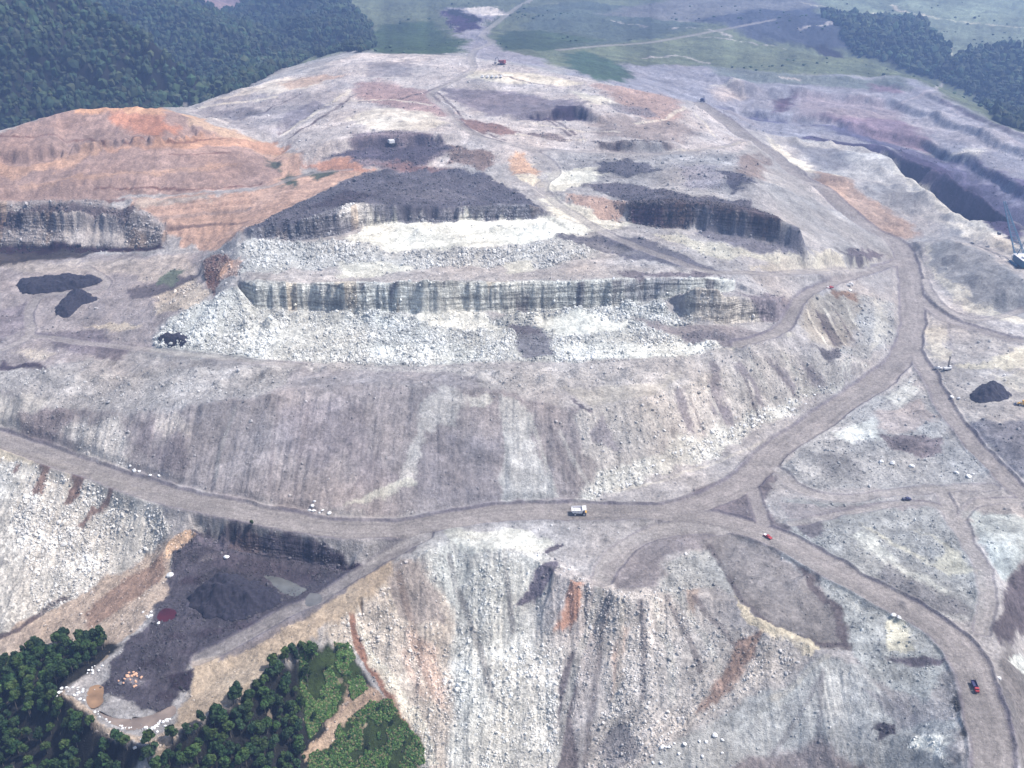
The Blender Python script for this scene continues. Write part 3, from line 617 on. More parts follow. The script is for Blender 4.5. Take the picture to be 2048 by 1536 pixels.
# area inside right roads
zone((182,182,192), [(1560,940),(1600,880),(1740,800),(1820,745),(1870,800),(1900,850),(1980,950),(1970,965),(1800,978),(1620,975)], .25,.3,4)
zone((216,220,226), [(1670,870),(1740,835),(1770,880),(1700,890),(1680,880)], .15,.2,3)
zone((214,216,222), [(1760,790),(1830,760),(1850,780),(1800,810)], .2,.2,3)
zone((190,178,184), [(1750,820),(1850,800),(1870,840),(1800,870),(1760,860)], .1,.3,4)
zone((140,130,145), [(1765,868),(1830,872),(1880,870),(1885,905),(1840,915),(1790,905)], .25,.5,3)
zone((140,140,160), [(1900,850),(2048,840),(2200,850),(2200,1000),(2048,950),(1960,880)], .2,.4,4)
zone((150,150,162), [(1620,905),(1690,915),(1740,950),(1650,955)], .25,.3,5,op=.7)
zone((176,178,186), [(1570,990),(1700,1010),(1860,1000),(1900,1060),(1970,1160),(1950,1250),(1850,1225),(1700,1140),(1580,1080)], .35,.3,5)
zone((214,210,200), [(1720,1045),(1800,1090),(1900,1150),(1960,1145),(1900,1100),(1840,1060),(1890,1100),(1860,1130),(1750,1070)], .15,.3,4)
zone((212,214,216), [(1730,1060),(1800,1120),(1900,1180),(1880,1195),(1780,1140),(1700,1075)], .2,.3,4)
zone((128,124,140), [(1590,1050),(1640,1040),(1650,1070),(1620,1080)], .2,.3,4)
zone((134,132,148), [(1780,1120),(1830,1160),(1920,1200),(1940,1240),(1850,1215),(1760,1165)], .3,.3,5,op=.7)
zone((188,198,208), [(1930,1020),(2048,1040),(2300,1060),(2300,1150),(2048,1130),(2000,1160),(1970,1100)], .2,.2,4)
zone((110,102,118), [(2020,1150),(2048,1140),(2200,1150),(2200,1380),(2048,1260),(2000,1290),(1990,1260)], .3,.6,4)
zone((150,144,152), [(2010,1280),(2048,1320),(2200,1500),(2048,1600),(2020,1500),(2000,1380)], .4,.4,4)
zone((228,232,236), [(2030,1300),(2060,1300),(2060,1345),(2020,1330)], .5,.4,2)
# dark traffic ground round the junctions
zone((138,128,142), [(1340,1010),(1460,960),(1540,930),(1560,960),(1530,1000),(1560,1050),(1590,1060),(1560,1075),(1440,1040)], .08,.2,4)
zone((176,168,178), [(1560,1000),(1700,1015),(1860,1000),(1880,1010),(1700,1030),(1580,1045)], .1,.3,3)
zone((146,138,150), [(1210,1130),(1260,1090),(1330,1060),(1440,1060),(1430,1080),(1340,1110),(1320,1170),(1280,1190),(1230,1180)], .08,.25,4,op=.9)
zone((152,145,152), [(1400,1075),(1500,1070),(1560,1100),(1600,1150),(1690,1240),(1700,1290),(1650,1300),(1560,1262),(1480,1200),(1450,1130)], .06,.2,3)
zone((120,110,122), [(1590,1130),(1620,1150),(1700,1240),(1705,1290),(1680,1290),(1670,1240)], .06,.2,2)
zone((166,158,164), [(1500,1110),(1560,1130),(1650,1230),(1640,1265),(1560,1240),(1490,1180)], .05,.15,3)
zone((190,190,196), [(1385,1100),(1420,1095),(1450,1130),(1465,1195),(1430,1170),(1360,1195),(1320,1185),(1345,1130)], .45,.5,4)
line((112,102,116), 4, [(1420,1090),(1450,1140),(1480,1200),(1550,1258),(1640,1290),(1690,1285),(1695,1240),(1640,1165),(1575,1115)], .8)
zone((232,214,190), [(1465,1195),(1500,1220),(1560,1258),(1640,1298),(1620,1305),(1550,1280),(1480,1225)], .15,.5,1.5)
zone((178,182,190), [(1565,1108),(1600,1105),(1700,1170),(1800,1230),(1880,1290),(1890,1340),(1860,1400),(1740,1350),(1700,1300),(1700,1250),(1640,1160)], .35,.4,4)
zone((226,222,208), [(1780,1235),(1810,1240),(1840,1300),(1780,1300)], .1,.2,2)
zone((110,104,124), [(1770,1312),(1860,1310),(1900,1330),(1850,1335)], .2,.3,3)
# lower right fill
zone((166,168,176), [(1650,1308),(1720,1330),(1800,1420),(1900,1440),(1920,1600),(1220,1600),(1300,1510),(1500,1395)], .1,1.1,4)
zone((190,190,196), [(1640,1330),(1720,1345),(1780,1400),(1760,1440),(1660,1440)], .05,.4,4)
zone((140,132,142), [(1480,1520),(1620,1480),(1720,1520),(1800,1600),(1400,1600)], .15,.6,5)
zone((214,212,210), [(1840,1470),(1890,1475),(1900,1510),(1820,1500)], .3,.3,3)
zone((86,84,102), [(1750,1450),(1790,1445),(1800,1460),(1760,1478)], .3,.3,2); zone((92,92,100), [(1900,1380),(1925,1400),(1935,1480),(1915,1470)], .5,.3,2)
zone((140,136,150), [(1720,1380),(1800,1400),(1860,1440),(1800,1450)], .1,.3,3,op=.7)
# central fill
zone((206,204,202), [(850,1100),(900,1085),(1000,1095),(1090,1110),(1110,1150),(1060,1200),(1040,1400),(1010,1600),(880,1600),(900,1350),(860,1200)], .6,.9,20, op=.8)
zone((214,210,206), [(880,1060),(1000,1055),(1110,1080),(1090,1105),(1000,1092),(900,1088)], .15,.3,3)
zone((226,224,222), [(900,1080),(1010,1070),(1090,1080),(1010,1095),(940,1095)], .1,.3,2)
zone((178,168,172), [(1110,1120),(1230,1180),(1300,1200),(1290,1320),(1200,1350),(1100,1600),(1260,1600),(1120,1600),(1060,1350)], .5,1.2,9)
zone((206,202,200), [(900,1400),(1040,1250),(1130,1300),(1110,1600),(860,1600)], .6,.8,20, op=.8)
zone((184,176,178), [(1190,1200),(1350,1190),(1430,1240),(1620,1310),(1500,1390),(1300,1505),(1230,1600),(1160,1600),(1200,1400)], .5,1.2,8)
zone((204,186,176), [(740,1150),(850,1110),(900,1200),(910,1350),(900,1500),(880,1600),(850,1510),(790,1410),(720,1290),(640,1290),(680,1210)], .55,.9,7)
zone((166,150,150), [(760,1140),(850,1110),(880,1180),(880,1250),(800,1230)], .3,1.2,4,op=.8)
zone((214,168,150), [(820,1250),(880,1300),(890,1420),(850,1400),(800,1300)], .5,.7,6,op=.6)
zone((170,110,92), [(700,1200),(735,1290),(800,1400),(850,1490),(840,1500),(780,1410),(715,1300),(690,1220)], .3,.5,1.5,op=.9)
zone((222,210,196), [(720,1230),(760,1310),(830,1410),(880,1520),(860,1520),(800,1420),(740,1320)], .6,.5,2,op=.8)
zone((112,106,128), [(1085,1130),(1120,1118),(1110,1145),(1080,1190),(1030,1215),(1050,1180)], .3,.9,2)
zone((112,104,124), [(1110,1085),(1135,1085),(1105,1108),(1098,1105)], .3,.5,1.5)
zone((186,128,108), [(1145,1160),(1165,1165),(1150,1220),(1125,1260),(1110,1260),(1130,1200)], .3,1,2.5,op=.85)
zone((120,112,124), [(1140,1300),(1160,1310),(1150,1400),(1160,1600),(1100,1600),(1120,1400)], .25,.8,3)
zone((120,118,134), [(1210,1460),(1250,1440),(1280,1500),(1230,1540),(1190,1500)], .3,.6,4,op=.7)
zone((160,122,112), [(1470,1280),(1530,1255),(1500,1330),(1440,1400),(1390,1430),(1440,1350)], .35,1.1,3.5,op=.8)
zone((176,140,120), [(1372,1180),(1400,1185),(1397,1205),(1385,1230)], .3,.8,3, op=.5)
zone((190,146,130), [(1240,1250),(1260,1255),(1240,1350),(1215,1400),(1220,1320)], .4,1,4,op=.5)
# pale ridge lines and dark gully lines fanning down the tipped fill and the spoil
for c, w_, op_, pts in (((222,220,220),5,.6,[(1195,1195),(1160,1300),(1130,1420),(1105,1540)]),((120,110,124),4,.6,[(1215,1200),(1195,1330),(1180,1450),(1170,1540)]),((214,206,202),4,.6,[(1245,1200),(1240,1320),(1225,1440)]),((126,116,128),4,.6,[(1280,1205),(1290,1300),(1285,1400)]),
    ((218,214,212),5,.6,[(1310,1205),(1340,1300),(1345,1400)]),((118,108,120),4,.65,[(1335,1195),(1375,1270),(1400,1340)]),((220,216,214),4,.6,[(1360,1190),(1410,1270),(1440,1340)]),((122,112,126),3.5,.6,[(1390,1195),(1440,1250),(1470,1290)]),
    ((130,122,134),4,.55,[(900,1110),(925,1200),(960,1300),(985,1400)]),((224,222,222),5,.5,[(940,1120),(960,1220),(1000,1330)]),((128,122,136),3.5,.55,[(1010,1120),(1020,1200),(1025,1260)]),((150,120,112),5,.5,[(800,1150),(830,1260),(860,1380)]),((224,206,194),4,.6,[(770,1170),(820,1300),(870,1430)]),
    ((208,204,206),3,.6,[(1120,860),(1150,930),(1190,985)]),((122,114,128),3,.6,[(1100,850),(1130,930),(1160,990)]),((206,204,206),3,.6,[(1060,830),(1085,900),(1110,980)]),((124,116,130),3,.5,[(560,800),(545,900),(540,980)]),((126,118,132),3,.5,[(620,800),(600,900),(590,990)]),((196,192,196),3,.5,[(470,820),(440,900),(430,960)]),
    ((120,112,126),3.5,.6,[(760,900),(730,950),(700,990)]),((206,204,208),3,.6,[(1300,830),(1350,890)]),((210,208,210),3.5,.65,[(1410,760),(1450,850)]),((210,208,210),3.5,.65,[(1500,725),(1545,800)]),((212,210,210),3.5,.65,[(1570,715),(1620,785)]),((118,110,126),3,.65,[(1480,750),(1520,840)]),((118,110,126),3,.65,[(1550,735),(1595,800)]),((118,110,126),3,.6,[(1380,800),(1410,870)]),
    ((228,220,214),3,.75,[(1615,625),(1650,690)]),((104,96,112),3,.75,[(1632,620),(1668,690)]),((230,222,216),3,.75,[(1650,615),(1690,690)]),((108,98,112),3,.7,[(1668,612),(1705,680)]),((228,220,214),3,.7,[(1690,605),(1718,660)]),((212,208,208),3,.6,[(1745,585),(1765,640),(1750,690)]),
    ((212,214,220),3.5,.6,[(1650,1330),(1560,1400),(1470,1470)]),((130,126,140),3,.6,[(1648,1350),(1590,1440),(1540,1520)]),((212,212,218),3,.6,[(1660,1330),(1720,1380),(1780,1440)]),((132,128,142),3,.6,[(1645,1340),(1640,1430),(1625,1520)]),((214,206,200),3.5,.6,[(1655,1310),(1610,1350),(1540,1400)]),
    ((134,120,124),4,.6,[(60,960),(30,1040),(0,1090)]),((214,206,202),4,.6,[(130,960),(90,1060),(40,1140)]),((150,140,146),4,.6,[(215,990),(170,1070),(110,1150)]),((150,142,150),4,.6,[(290,1010),(240,1070),(190,1120)])):
    line(c, w_, pts, op_)
# lower left rubble fill
zone((198,192,192), [(-260,860),(0,905),(150,950),(250,985),(330,1030),(345,1075),(300,1112),(200,1162),(0,1278),(-260,1390)], .75,.9,4)
zone((230,214,196), [(-100,880),(20,895),(120,925),(250,965),(300,985),(250,992),(120,945),(0,915),(-100,900)], .15,.2,2)
zone((238,230,220), [(150,940),(230,960),(270,985),(200,972)], .1,.2,2)
for x0,y0,x1,y1,wd in ((28,930,20,950,12),(95,935,75,985,20),(170,948,135,1010,24),(235,985,150,1060,16)):
    zone((130,98,100), [(x0-wd/2,y0),(x0+wd/2,y0+4),(x1+wd/2,y1),(x1-wd/3,y1)], .3,.9,2,op=.85)
zone((196,172,160), [(0,1278),(200,1162),(300,1112),(345,1075),(340,1130),(330,1200),(250,1280),(180,1330),(120,1370),(60,1330),(0,1345),(-260,1430),(-260,1395)], .25,.5,3)
zone((164,132,122), [(170,1230),(250,1150),(330,1120),(320,1160),(240,1220),(180,1260)], .2,.5,4)
line((92,80,98), 4, [(0,1276),(40,1260),(100,1215),(135,1195)], .9)
# coal pit
zone((90,87,108), [(350,1100),(400,1062),(500,1068),(600,1095),(740,1130),(700,1165),(600,1215),(450,1300),(380,1340),(360,1400),(330,1440),(230,1400),(200,1380),(240,1310),(310,1230),(330,1180)], .42,.4,3)
for px_, py_, w_ in ((430,1110,30),(520,1135,40),(380,1160,24),(350,1280,30),(420,1260,36),(300,1330,26),(260,1370,22),(480,1250,30),(370,1310,24),(330,1400,26),(620,1150,26)):
    zone(random.choice(((74,68,90),(84,78,100),(134,128,144),(66,60,82))), [(px_ - w_, py_ + 6), (px_ - w_ * .3, py_ - 9), (px_ + w_, py_ - 7), (px_ + w_ * .6, py_ + 9)], .5, .4, 3, op=.75)
zone((94,90,112), [(400,1070),(500,1078),(600,1094),(690,1117),(740,1128),(700,1145),(600,1122),(500,1104),(410,1092),(370,1105)], .5,1.4,1.5,3)
zone((92,86,108), [(420,1100),(560,1120),(640,1160),(560,1170),(420,1130)], .3,.3,3,op=.8)
zone((66,62,84), [(670,1125),(735,1122),(740,1140),(690,1145)], .3,.3,1.5)
zone((205,178,156), [(390,1330),(500,1290),(600,1230),(700,1170),(790,1120),(790,1145),(700,1210),(620,1275),(520,1352),(400,1442),(330,1470),(380,1400)], .15,.4,3)
zone((128,120,134), [(450,1290),(600,1205),(740,1130),(840,1080),(840,1095),(760,1140),(650,1205),(520,1290),(440,1330)], .1,.3,2,op=.85)
zone((202,176,160), [(110,1380),(150,1400),(200,1440),(300,1470),(400,1440),(320,1500),(200,1465),(120,1400)], .3,.3,2)
zone((74,68,92), [(340,1360),(390,1345),(380,1385),(350,1385)], .3,.3,2)
zone((216,176,150), [(380,1060),(395,1065),(360,1110),(330,1130),(350,1090)], .4,.4,1.5)
# wood floor and scrubby slopes
zone((44,58,36), [(-260,1450),(0,1330),(60,1320),(120,1290),(200,1285),(250,1290),(120,1385),(200,1460),(300,1500),(400,1450),(520,1360),(630,1295),(700,1300),(745,1380),(700,1430),(640,1600),(-260,1700)], .05,.2,3,5,warp=.6)
zone((66,88,50), [(600,1300),(690,1290),(720,1340),(730,1390),(640,1450),(620,1480),(600,1400)], .1,.3,3,5,warp=.6)
zone((64,86,48), [(620,1500),(680,1450),(740,1410),(780,1400),(845,1495),(840,1600),(600,1600)], .1,.3,3,5,warp=.6)
zone((196,160,140), [(700,1360),(745,1375),(800,1410),(700,1450),(650,1480),(620,1600),(605,1600),(640,1470)], .3,.3,2)
zone((64,86,48), [(620,1500),(680,1450),(740,1410),(780,1400),(845,1495),(840,1600),(600,1600)], .1,.3,2,5,warp=.6)
zone((208,172,148), [(715,1375),(735,1385),(700,1430),(660,1480),(610,1530),(600,1510),(670,1440)], .2,.3,1.5)
zone((90,118,60), [(0,1318),(60,1310),(40,1340),(0,1350)], .05,.2,2,5)
# wooded hills far off
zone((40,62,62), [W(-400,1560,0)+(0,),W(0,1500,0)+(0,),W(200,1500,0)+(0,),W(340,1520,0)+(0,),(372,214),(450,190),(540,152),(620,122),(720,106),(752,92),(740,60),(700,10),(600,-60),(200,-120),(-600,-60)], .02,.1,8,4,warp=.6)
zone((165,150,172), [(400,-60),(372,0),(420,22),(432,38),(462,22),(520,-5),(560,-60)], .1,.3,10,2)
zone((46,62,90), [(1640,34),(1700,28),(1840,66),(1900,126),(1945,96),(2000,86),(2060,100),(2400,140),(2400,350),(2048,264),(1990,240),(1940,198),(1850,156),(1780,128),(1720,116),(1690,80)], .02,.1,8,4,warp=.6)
#ZONES_END
RUB *= np.where(RUB > .3, np.clip(.75 + .20 * ST2 + .12 * ST1 + .5 * fbm(X, Y, 28, 4, 220), .15, 1.25), 1)
RUB = np.clip(RUB, 0, 1)
print('zones', round(time.time() - T0, 1))
CLS[(RD < 0) & (CLS != 3)] = 0

# ------------------------------------------------------------------ relief on top of the big shapes
offroad = sstep(0.5, 6, RD)
forest = CLS == 4
wallm = (CLS == 3)
slw = sstep(.18, .55, SL)
rel = fbm(X, Y, 34, 5, 60, .6) * 2.4 + fbm(X, Y, 8, 3, 66) * .5 + (.22 - np.abs(fbm(X, Y, 18, 3, 62))) * 2.2 * (1 - slw)
rel = rel + ST1 * .12 * np.clip(STK, 0, 1.4) * slw * np.minimum(LODS, 1.4) + ST2 * np.where(STK > 1.15, .24, .10) * np.clip(STK, 0, 1.4) * slw * np.minimum(LODS, 1.6)
rel = rel * np.where(wallm, .25, 1)
rel = rel + (np.abs(fbm(X, Y, 4.5, 3, 70)) * 2.0 - .5) * RUB * 1.0 + fbm(X, Y, 2.0, 2, 74) * RUB * .7
hum = np.abs(fbm(X, Y, 26, 2, 80)); rel = rel - hum * 3.0 * sstep(.3, .8, RUB) + sstep(.3, .8, RUB)
far = sstep(1500, 3000, RR); rel = rel * (1 + far * 2)
rel = rel + far * fbm(X, Y, 240, 4, 90) * 14 * (CLS != 0)
fw = gblur(forest.astype(float), 30); fw = np.clip(fw * 1.6 - .6, 0, 1)
rel += fw * ((.35 - np.abs(fbm(X, Y * .8, 420, 3, 195, .5))) * 42 + fbm(X, Y, 150, 3, 95) * 14)
Z = Z + rel * offroad
Z += onroad * fbm(X, Y, 10, 3, 98) * .15
# windrows pushed up along the road edges, wheel ruts
bermh = np.where(RK == 1, 1.5, .7)
Z += bermh * np.exp(-((RD - .9) / 1.3) ** 2) * (.6 + .8 * vnoise(X / 7, Y / 7, 33)) * (RD < 20)
lane = vnoise(RL / 1.7, RS / 90, 51) * .5 + vnoise(RL / .8, RS / 45, 55) * .3 + vnoise(RL / 4.2, RS / 160, 58) * .4
Z -= onroad * (lane - .6) * .25
def mound(px, py, rad, h, asp=1.0, ang=0.0, pw=1.0):
    global Z
    x0, y0, _ = hit(px, py); c, s_ = math.cos(ang), math.sin(ang)
    m = (np.abs(X - x0) < rad * max(asp, 1) * 1.3) & (np.abs(Y - y0) < rad * max(asp, 1) * 1.3)
    x = X[m] - x0; y = Y[m] - y0
    u = (x * c + y * s_) / asp; v = -x * s_ + y * c
    d = np.hypot(u, v) / rad * (1 + .18 * fbm(X[m], Y[m], rad, 3, int(px)))
    Z[m] += h * np.clip(1 - d, 0, 1) ** pw
for k_ in range(46):
    px_ = 490 + k_ * 21 + random.uniform(-8, 8); mound(px_, 632 + (18 if px_ < 560 else 0) - max(0, px_ - 1150) * .12 + random.uniform(0, 8), random.uniform(6, 14), random.uniform(3, 8))
for k_ in range(34):
    mound(500 + k_ * 18 + random.uniform(-6, 6), 486 - max(0, min(200, (500 + k_ * 18) - 660)) * .14 + random.uniform(-4, 6), random.uniform(5, 11), random.uniform(2, 5))
for k_ in range(60):
    mound(random.uniform(1560, 2040), random.uniform(830, 1230), random.uniform(4, 10), random.uniform(.8, 2.4), 1.6, random.random() * 3)
for k_ in range(50):
    mound(random.uniform(1450, 2040), random.uniform(160, 400), random.uniform(18, 40), random.uniform(4, 10), 2.0, random.uniform(2.2, 2.9))
# tipped cones along the crest of the spoil and on other dumps
for (px, py, rad, h) in ((100,752,16,7),(150,760,14,6),(200,755,12,5),(260,765,14,5),(310,745,15,7),(345,765,12,5),(395,745,14,6),(440,765,12,4),(480,748,14,6),(540,742,14,5),(600,745,15,5),(655,740,12,5),
    (930,745,10,5),(960,755,11,6),(1000,752,12,6),(1045,755,12,6),(1090,760,12,6),(1130,765,11,5),(1160,745,14,7),(1210,750,12,5),(1260,745,14,6),(1310,735,13,6),(1370,728,12,5),(1425,715,14,6),(1500,712,13,5),(1560,708,12,5),(1620,708,12,4),
    (1660,505,14,5),(1700,500,12,5),(1590,285,26,10),(1660,290,24,9),(1720,300,22,8),(1760,345,22,8),(1800,380,22,9),(1850,400,20,8),(1900,435,16,6),(1910,520,22,7),(1960,560,24,8),(2010,590,20,6),(2048,600,20,6),
    (1760,880,14,4),(1820,885,16,4),(1690,1060,14,3),(1830,1180,16,3),(2000,890,18,5),(2040,905,18,5),(1960,860,12,3),(260,1360,9,4),(440,1175,10,4),(350,1375,8,3),(1390,1115,12,4),(1350,1160,10,4)):
    mound(px, py, rad * .62, h * .8, 1 + .4 * random.random(), random.random() * 3)
Z = np.where(RD < 0, Z, Z)
print('relief', round(time.time() - T0, 1))

def zat(x, y):
    x = np.atleast_1d(np.asarray(x, float)); y = np.atleast_1d(np.asarray(y, float))
    t, r = idx_of(x, y); t = np.clip(t, 0, NT - 1.001); r = np.clip(r, 0, NR - 1.001)
    a_ = t.astype(int); b_ = r.astype(int); u = t - a_; v = r - b_
    return Z[a_, b_] * (1 - u) * (1 - v) + Z[a_ + 1, b_] * u * (1 - v) + Z[a_, b_ + 1] * (1 - u) * v + Z[a_ + 1, b_ + 1] * u * v
def gat(A, x, y):
    t, r = idx_of(np.asarray(x, float), np.asarray(y, float)); return A[np.clip(np.rint(t), 0, NT - 1).astype(int), np.clip(np.rint(r), 0, NR - 1).astype(int)]
def spot(px, py):
    """point of the finished land under a pixel"""
    d = ray(px, py); t = np.linspace(350, 6000, 6000); x = d.x * t; y = d.y * t; z = CAMH + d.z * t
    g_ = zat(x, np.maximum(y, 1)); k = np.argmax(z < g_)
    return float(x[k]), float(y[k]), float(g_[k])

PONDS = []
def prep_pond(pts, c, label, lift=.7, rough=.15):
    """level the ground under a pond and keep its outline"""
    P3 = [spot(*p) for p in pts]; zl = sorted(p[2] for p in P3)[len(P3) // 2]
    pl = [(p[0], p[1]) for p in smooth_poly([(p[0], p[1], 0) for p in P3] + [(P3[0][0], P3[0][1], 0)], 5)[:-1]]
    xs = [p[0] for p in pl]; ys = [p[1] for p in pl]; m = (X > min(xs) - 12) & (X < max(xs) + 12) & (Y > min(ys) - 12) & (Y < max(ys) + 12)
    ins = inpoly(pl, X[m], Y[m]); d = polydist(pl, X[m], Y[m]); sdv = np.where(ins, d, -d)
    w_ = sstep(-9, -.5, sdv); Z[m] = Z[m] * (1 - w_) + (zl + .1 - .9 * sstep(-1.5, 2, sdv) + fbm(X[m], Y[m], 5, 3, 5) * .35) * w_
    PONDS.append((pl, zl - .25, c, label, rough))
def pond(pl, zl, c, label, rough):
    bm = bmesh.new(); cx = sum(p[0] for p in pl) / len(pl); cy = sum(p[1] for p in pl) / len(pl); cv = bm.verts.new((cx, cy, zl)); vv = [bm.verts.new((cx + (p[0] - cx) * 1.08, cy + (p[1] - cy) * 1.08, zl)) for p in pl]
    for i in range(len(vv)): bm.faces.new((cv, vv[i], vv[(i + 1) % len(vv)]))
    me = bpy.data.meshes.new('pond'); bm.to_mesh(me); bm.free(); o = bpy.data.objects.new('pond', me); COL.objects.link(o)
    me.materials.append(flat_mat('pond_water', c, rough, 0, .3, .12)); return setp(o, label, 'pond', None, 'structure')
PONDS_IN = [
 ([(525,1150),(560,1155),(600,1170),(615,1180),(590,1195),(565,1190),(545,1170)], (.10,.10,.095), 'grey green pond beside the large coal heap'),
 ([(178,1372),(195,1365),(208,1378),(205,1405),(185,1415),(172,1400)], (.20,.12,.065), 'orange brown pond at the left end of the coal pit'),
 ([(195,1418),(240,1436),(300,1430),(345,1412),(350,1428),(320,1448),(270,1460),(225,1448)], (.17,.13,.105), 'muddy brown pond along the toe of the coal pit'),
 ([(620,1185),(640,1188),(640,1205),(615,1215),(610,1200)], (.11,.105,.10), 'small grey pond beside the pit ramp'),
 ([(312,1236),(325,1218),(348,1217),(352,1228),(335,1244),(318,1245)], (.045,.004,.008), 'small dark red pool at the left edge of the coal pit', .9, .3),
]
for a_ in PONDS_IN: prep_pond(*a_)
# ------------------------------------------------------------------ ground colour in detail
lf = 1 + FARW * 2.5
b1 = fbm(X, Y, 40 * lf, 6, 100, .7); b2 = fbm(X, Y, 11 * lf, 5, 104, .7)
br = 1 + .34 * b1 * (1 - .35 * slw) + .32 * b2 * (1 - .4 * slw)
br *= 1 + .30 * sstep(.18, .4, fbm(X, Y * 1.8, 55 * lf, 5, 108, .62)) - .20 * sstep(.18, .42, fbm(X, Y * 1.8, 48 * lf, 5, 112, .62))
br *= np.clip(1 + (ST1 * .026 * (np.minimum(STK, 1.2) * (0.25 + .75 * slw)) + ST2 * .022 * (np.minimum(STK, 1.2) / np.maximum(STK, .01)) * (STK * (0.2 + .8 * slw))) * (1 - FARW), .35, 1.9)
hl = wallm & (STK > 1.2)
wn = .5 + .5 * np.tanh(ST1 * .9 + ST2 * .5)
strat = vnoise(X / 90, Z / 2.2, 120)
br = np.where(hl, 1 + (br - 1) * .35, br)
# rock faces seen along the slope
br = np.clip(br, .3, 1.8) * (1 + RUB * .3 * fbm(X, Y, 3.0, 2, 130))
tint = fbm(X, Y, 60, 3, 140) * (1 - .7 * FARW)
CR *= br[..., None]
CR[..., 0] *= 1 + .07 * tint; CR[..., 2] *= 1 - .07 * tint
m = wallm & (vnoise(X / 14, Y / 40, 150) > .78); CR[m] *= np.array([1.0, .9, .8])
# tracks criss-crossing the flats
flat = (1 - sstep(.1, .25, SL)) * (CLS == 0)
trk = np.abs(fbm(X, Y, 38, 2, 160)); CR *= (1 - .16 * flat * (1 - sstep(.0, .05, trk)))[..., None]
trk = np.abs(fbm(X + 300, Y, 60, 2, 165)); CR *= (1 + .14 * flat * (1 - sstep(.0, .03, trk)))[..., None]
# road surface
def roadcol(c1, sel):
    m = (RD < 3) & (RK == sel); w_ = onroad[m][:, None] * (.92 if sel == 1 else .62)
    cc = np.array(c1)[None] * (.66 + .56 * lane[m] + .34 * fbm(X[m], Y[m], 34, 5, 170, .65))[:, None]
    CR[m] = CR[m] * (1 - w_) + cc * w_
roadcol((.182, .164, .168), 1); roadcol((.205, .187, .190), 2)
edge = np.exp(-((RD + .2) / np.where(RK == 1, 1.5, .9)) ** 2) * (.5 + .5 * vnoise(X / 12, Y / 12, 175)) * np.where(RK == 1, .75, .5) * (RD < 20)  # berm shade painted into the colour as a dark line along road edges
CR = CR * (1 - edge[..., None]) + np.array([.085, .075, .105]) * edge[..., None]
# grass and scrub mottling
g = (CLS == 5) | (CLS == 2)
mt = fbm(X, Y, 12 * LODS, 4, 180); CR[g] *= (1 + .5 * mt[g])[:, None]
gm = (CLS == 5) & (fbm(X, Y, 8, 3, 190) > .5); CR[gm] = CR[gm] * .5 + np.array([.30, .24, .19]) * .5
CR *= (1 + rng.standard_normal(X.shape) * .05)[..., None]
CR *= np.array([1.02, 1.0, .90])
CR = np.clip(CR, .008, .9)
WALLW = blur((wallm & (SL > .7)).astype(float), 1) * (RD > 1)

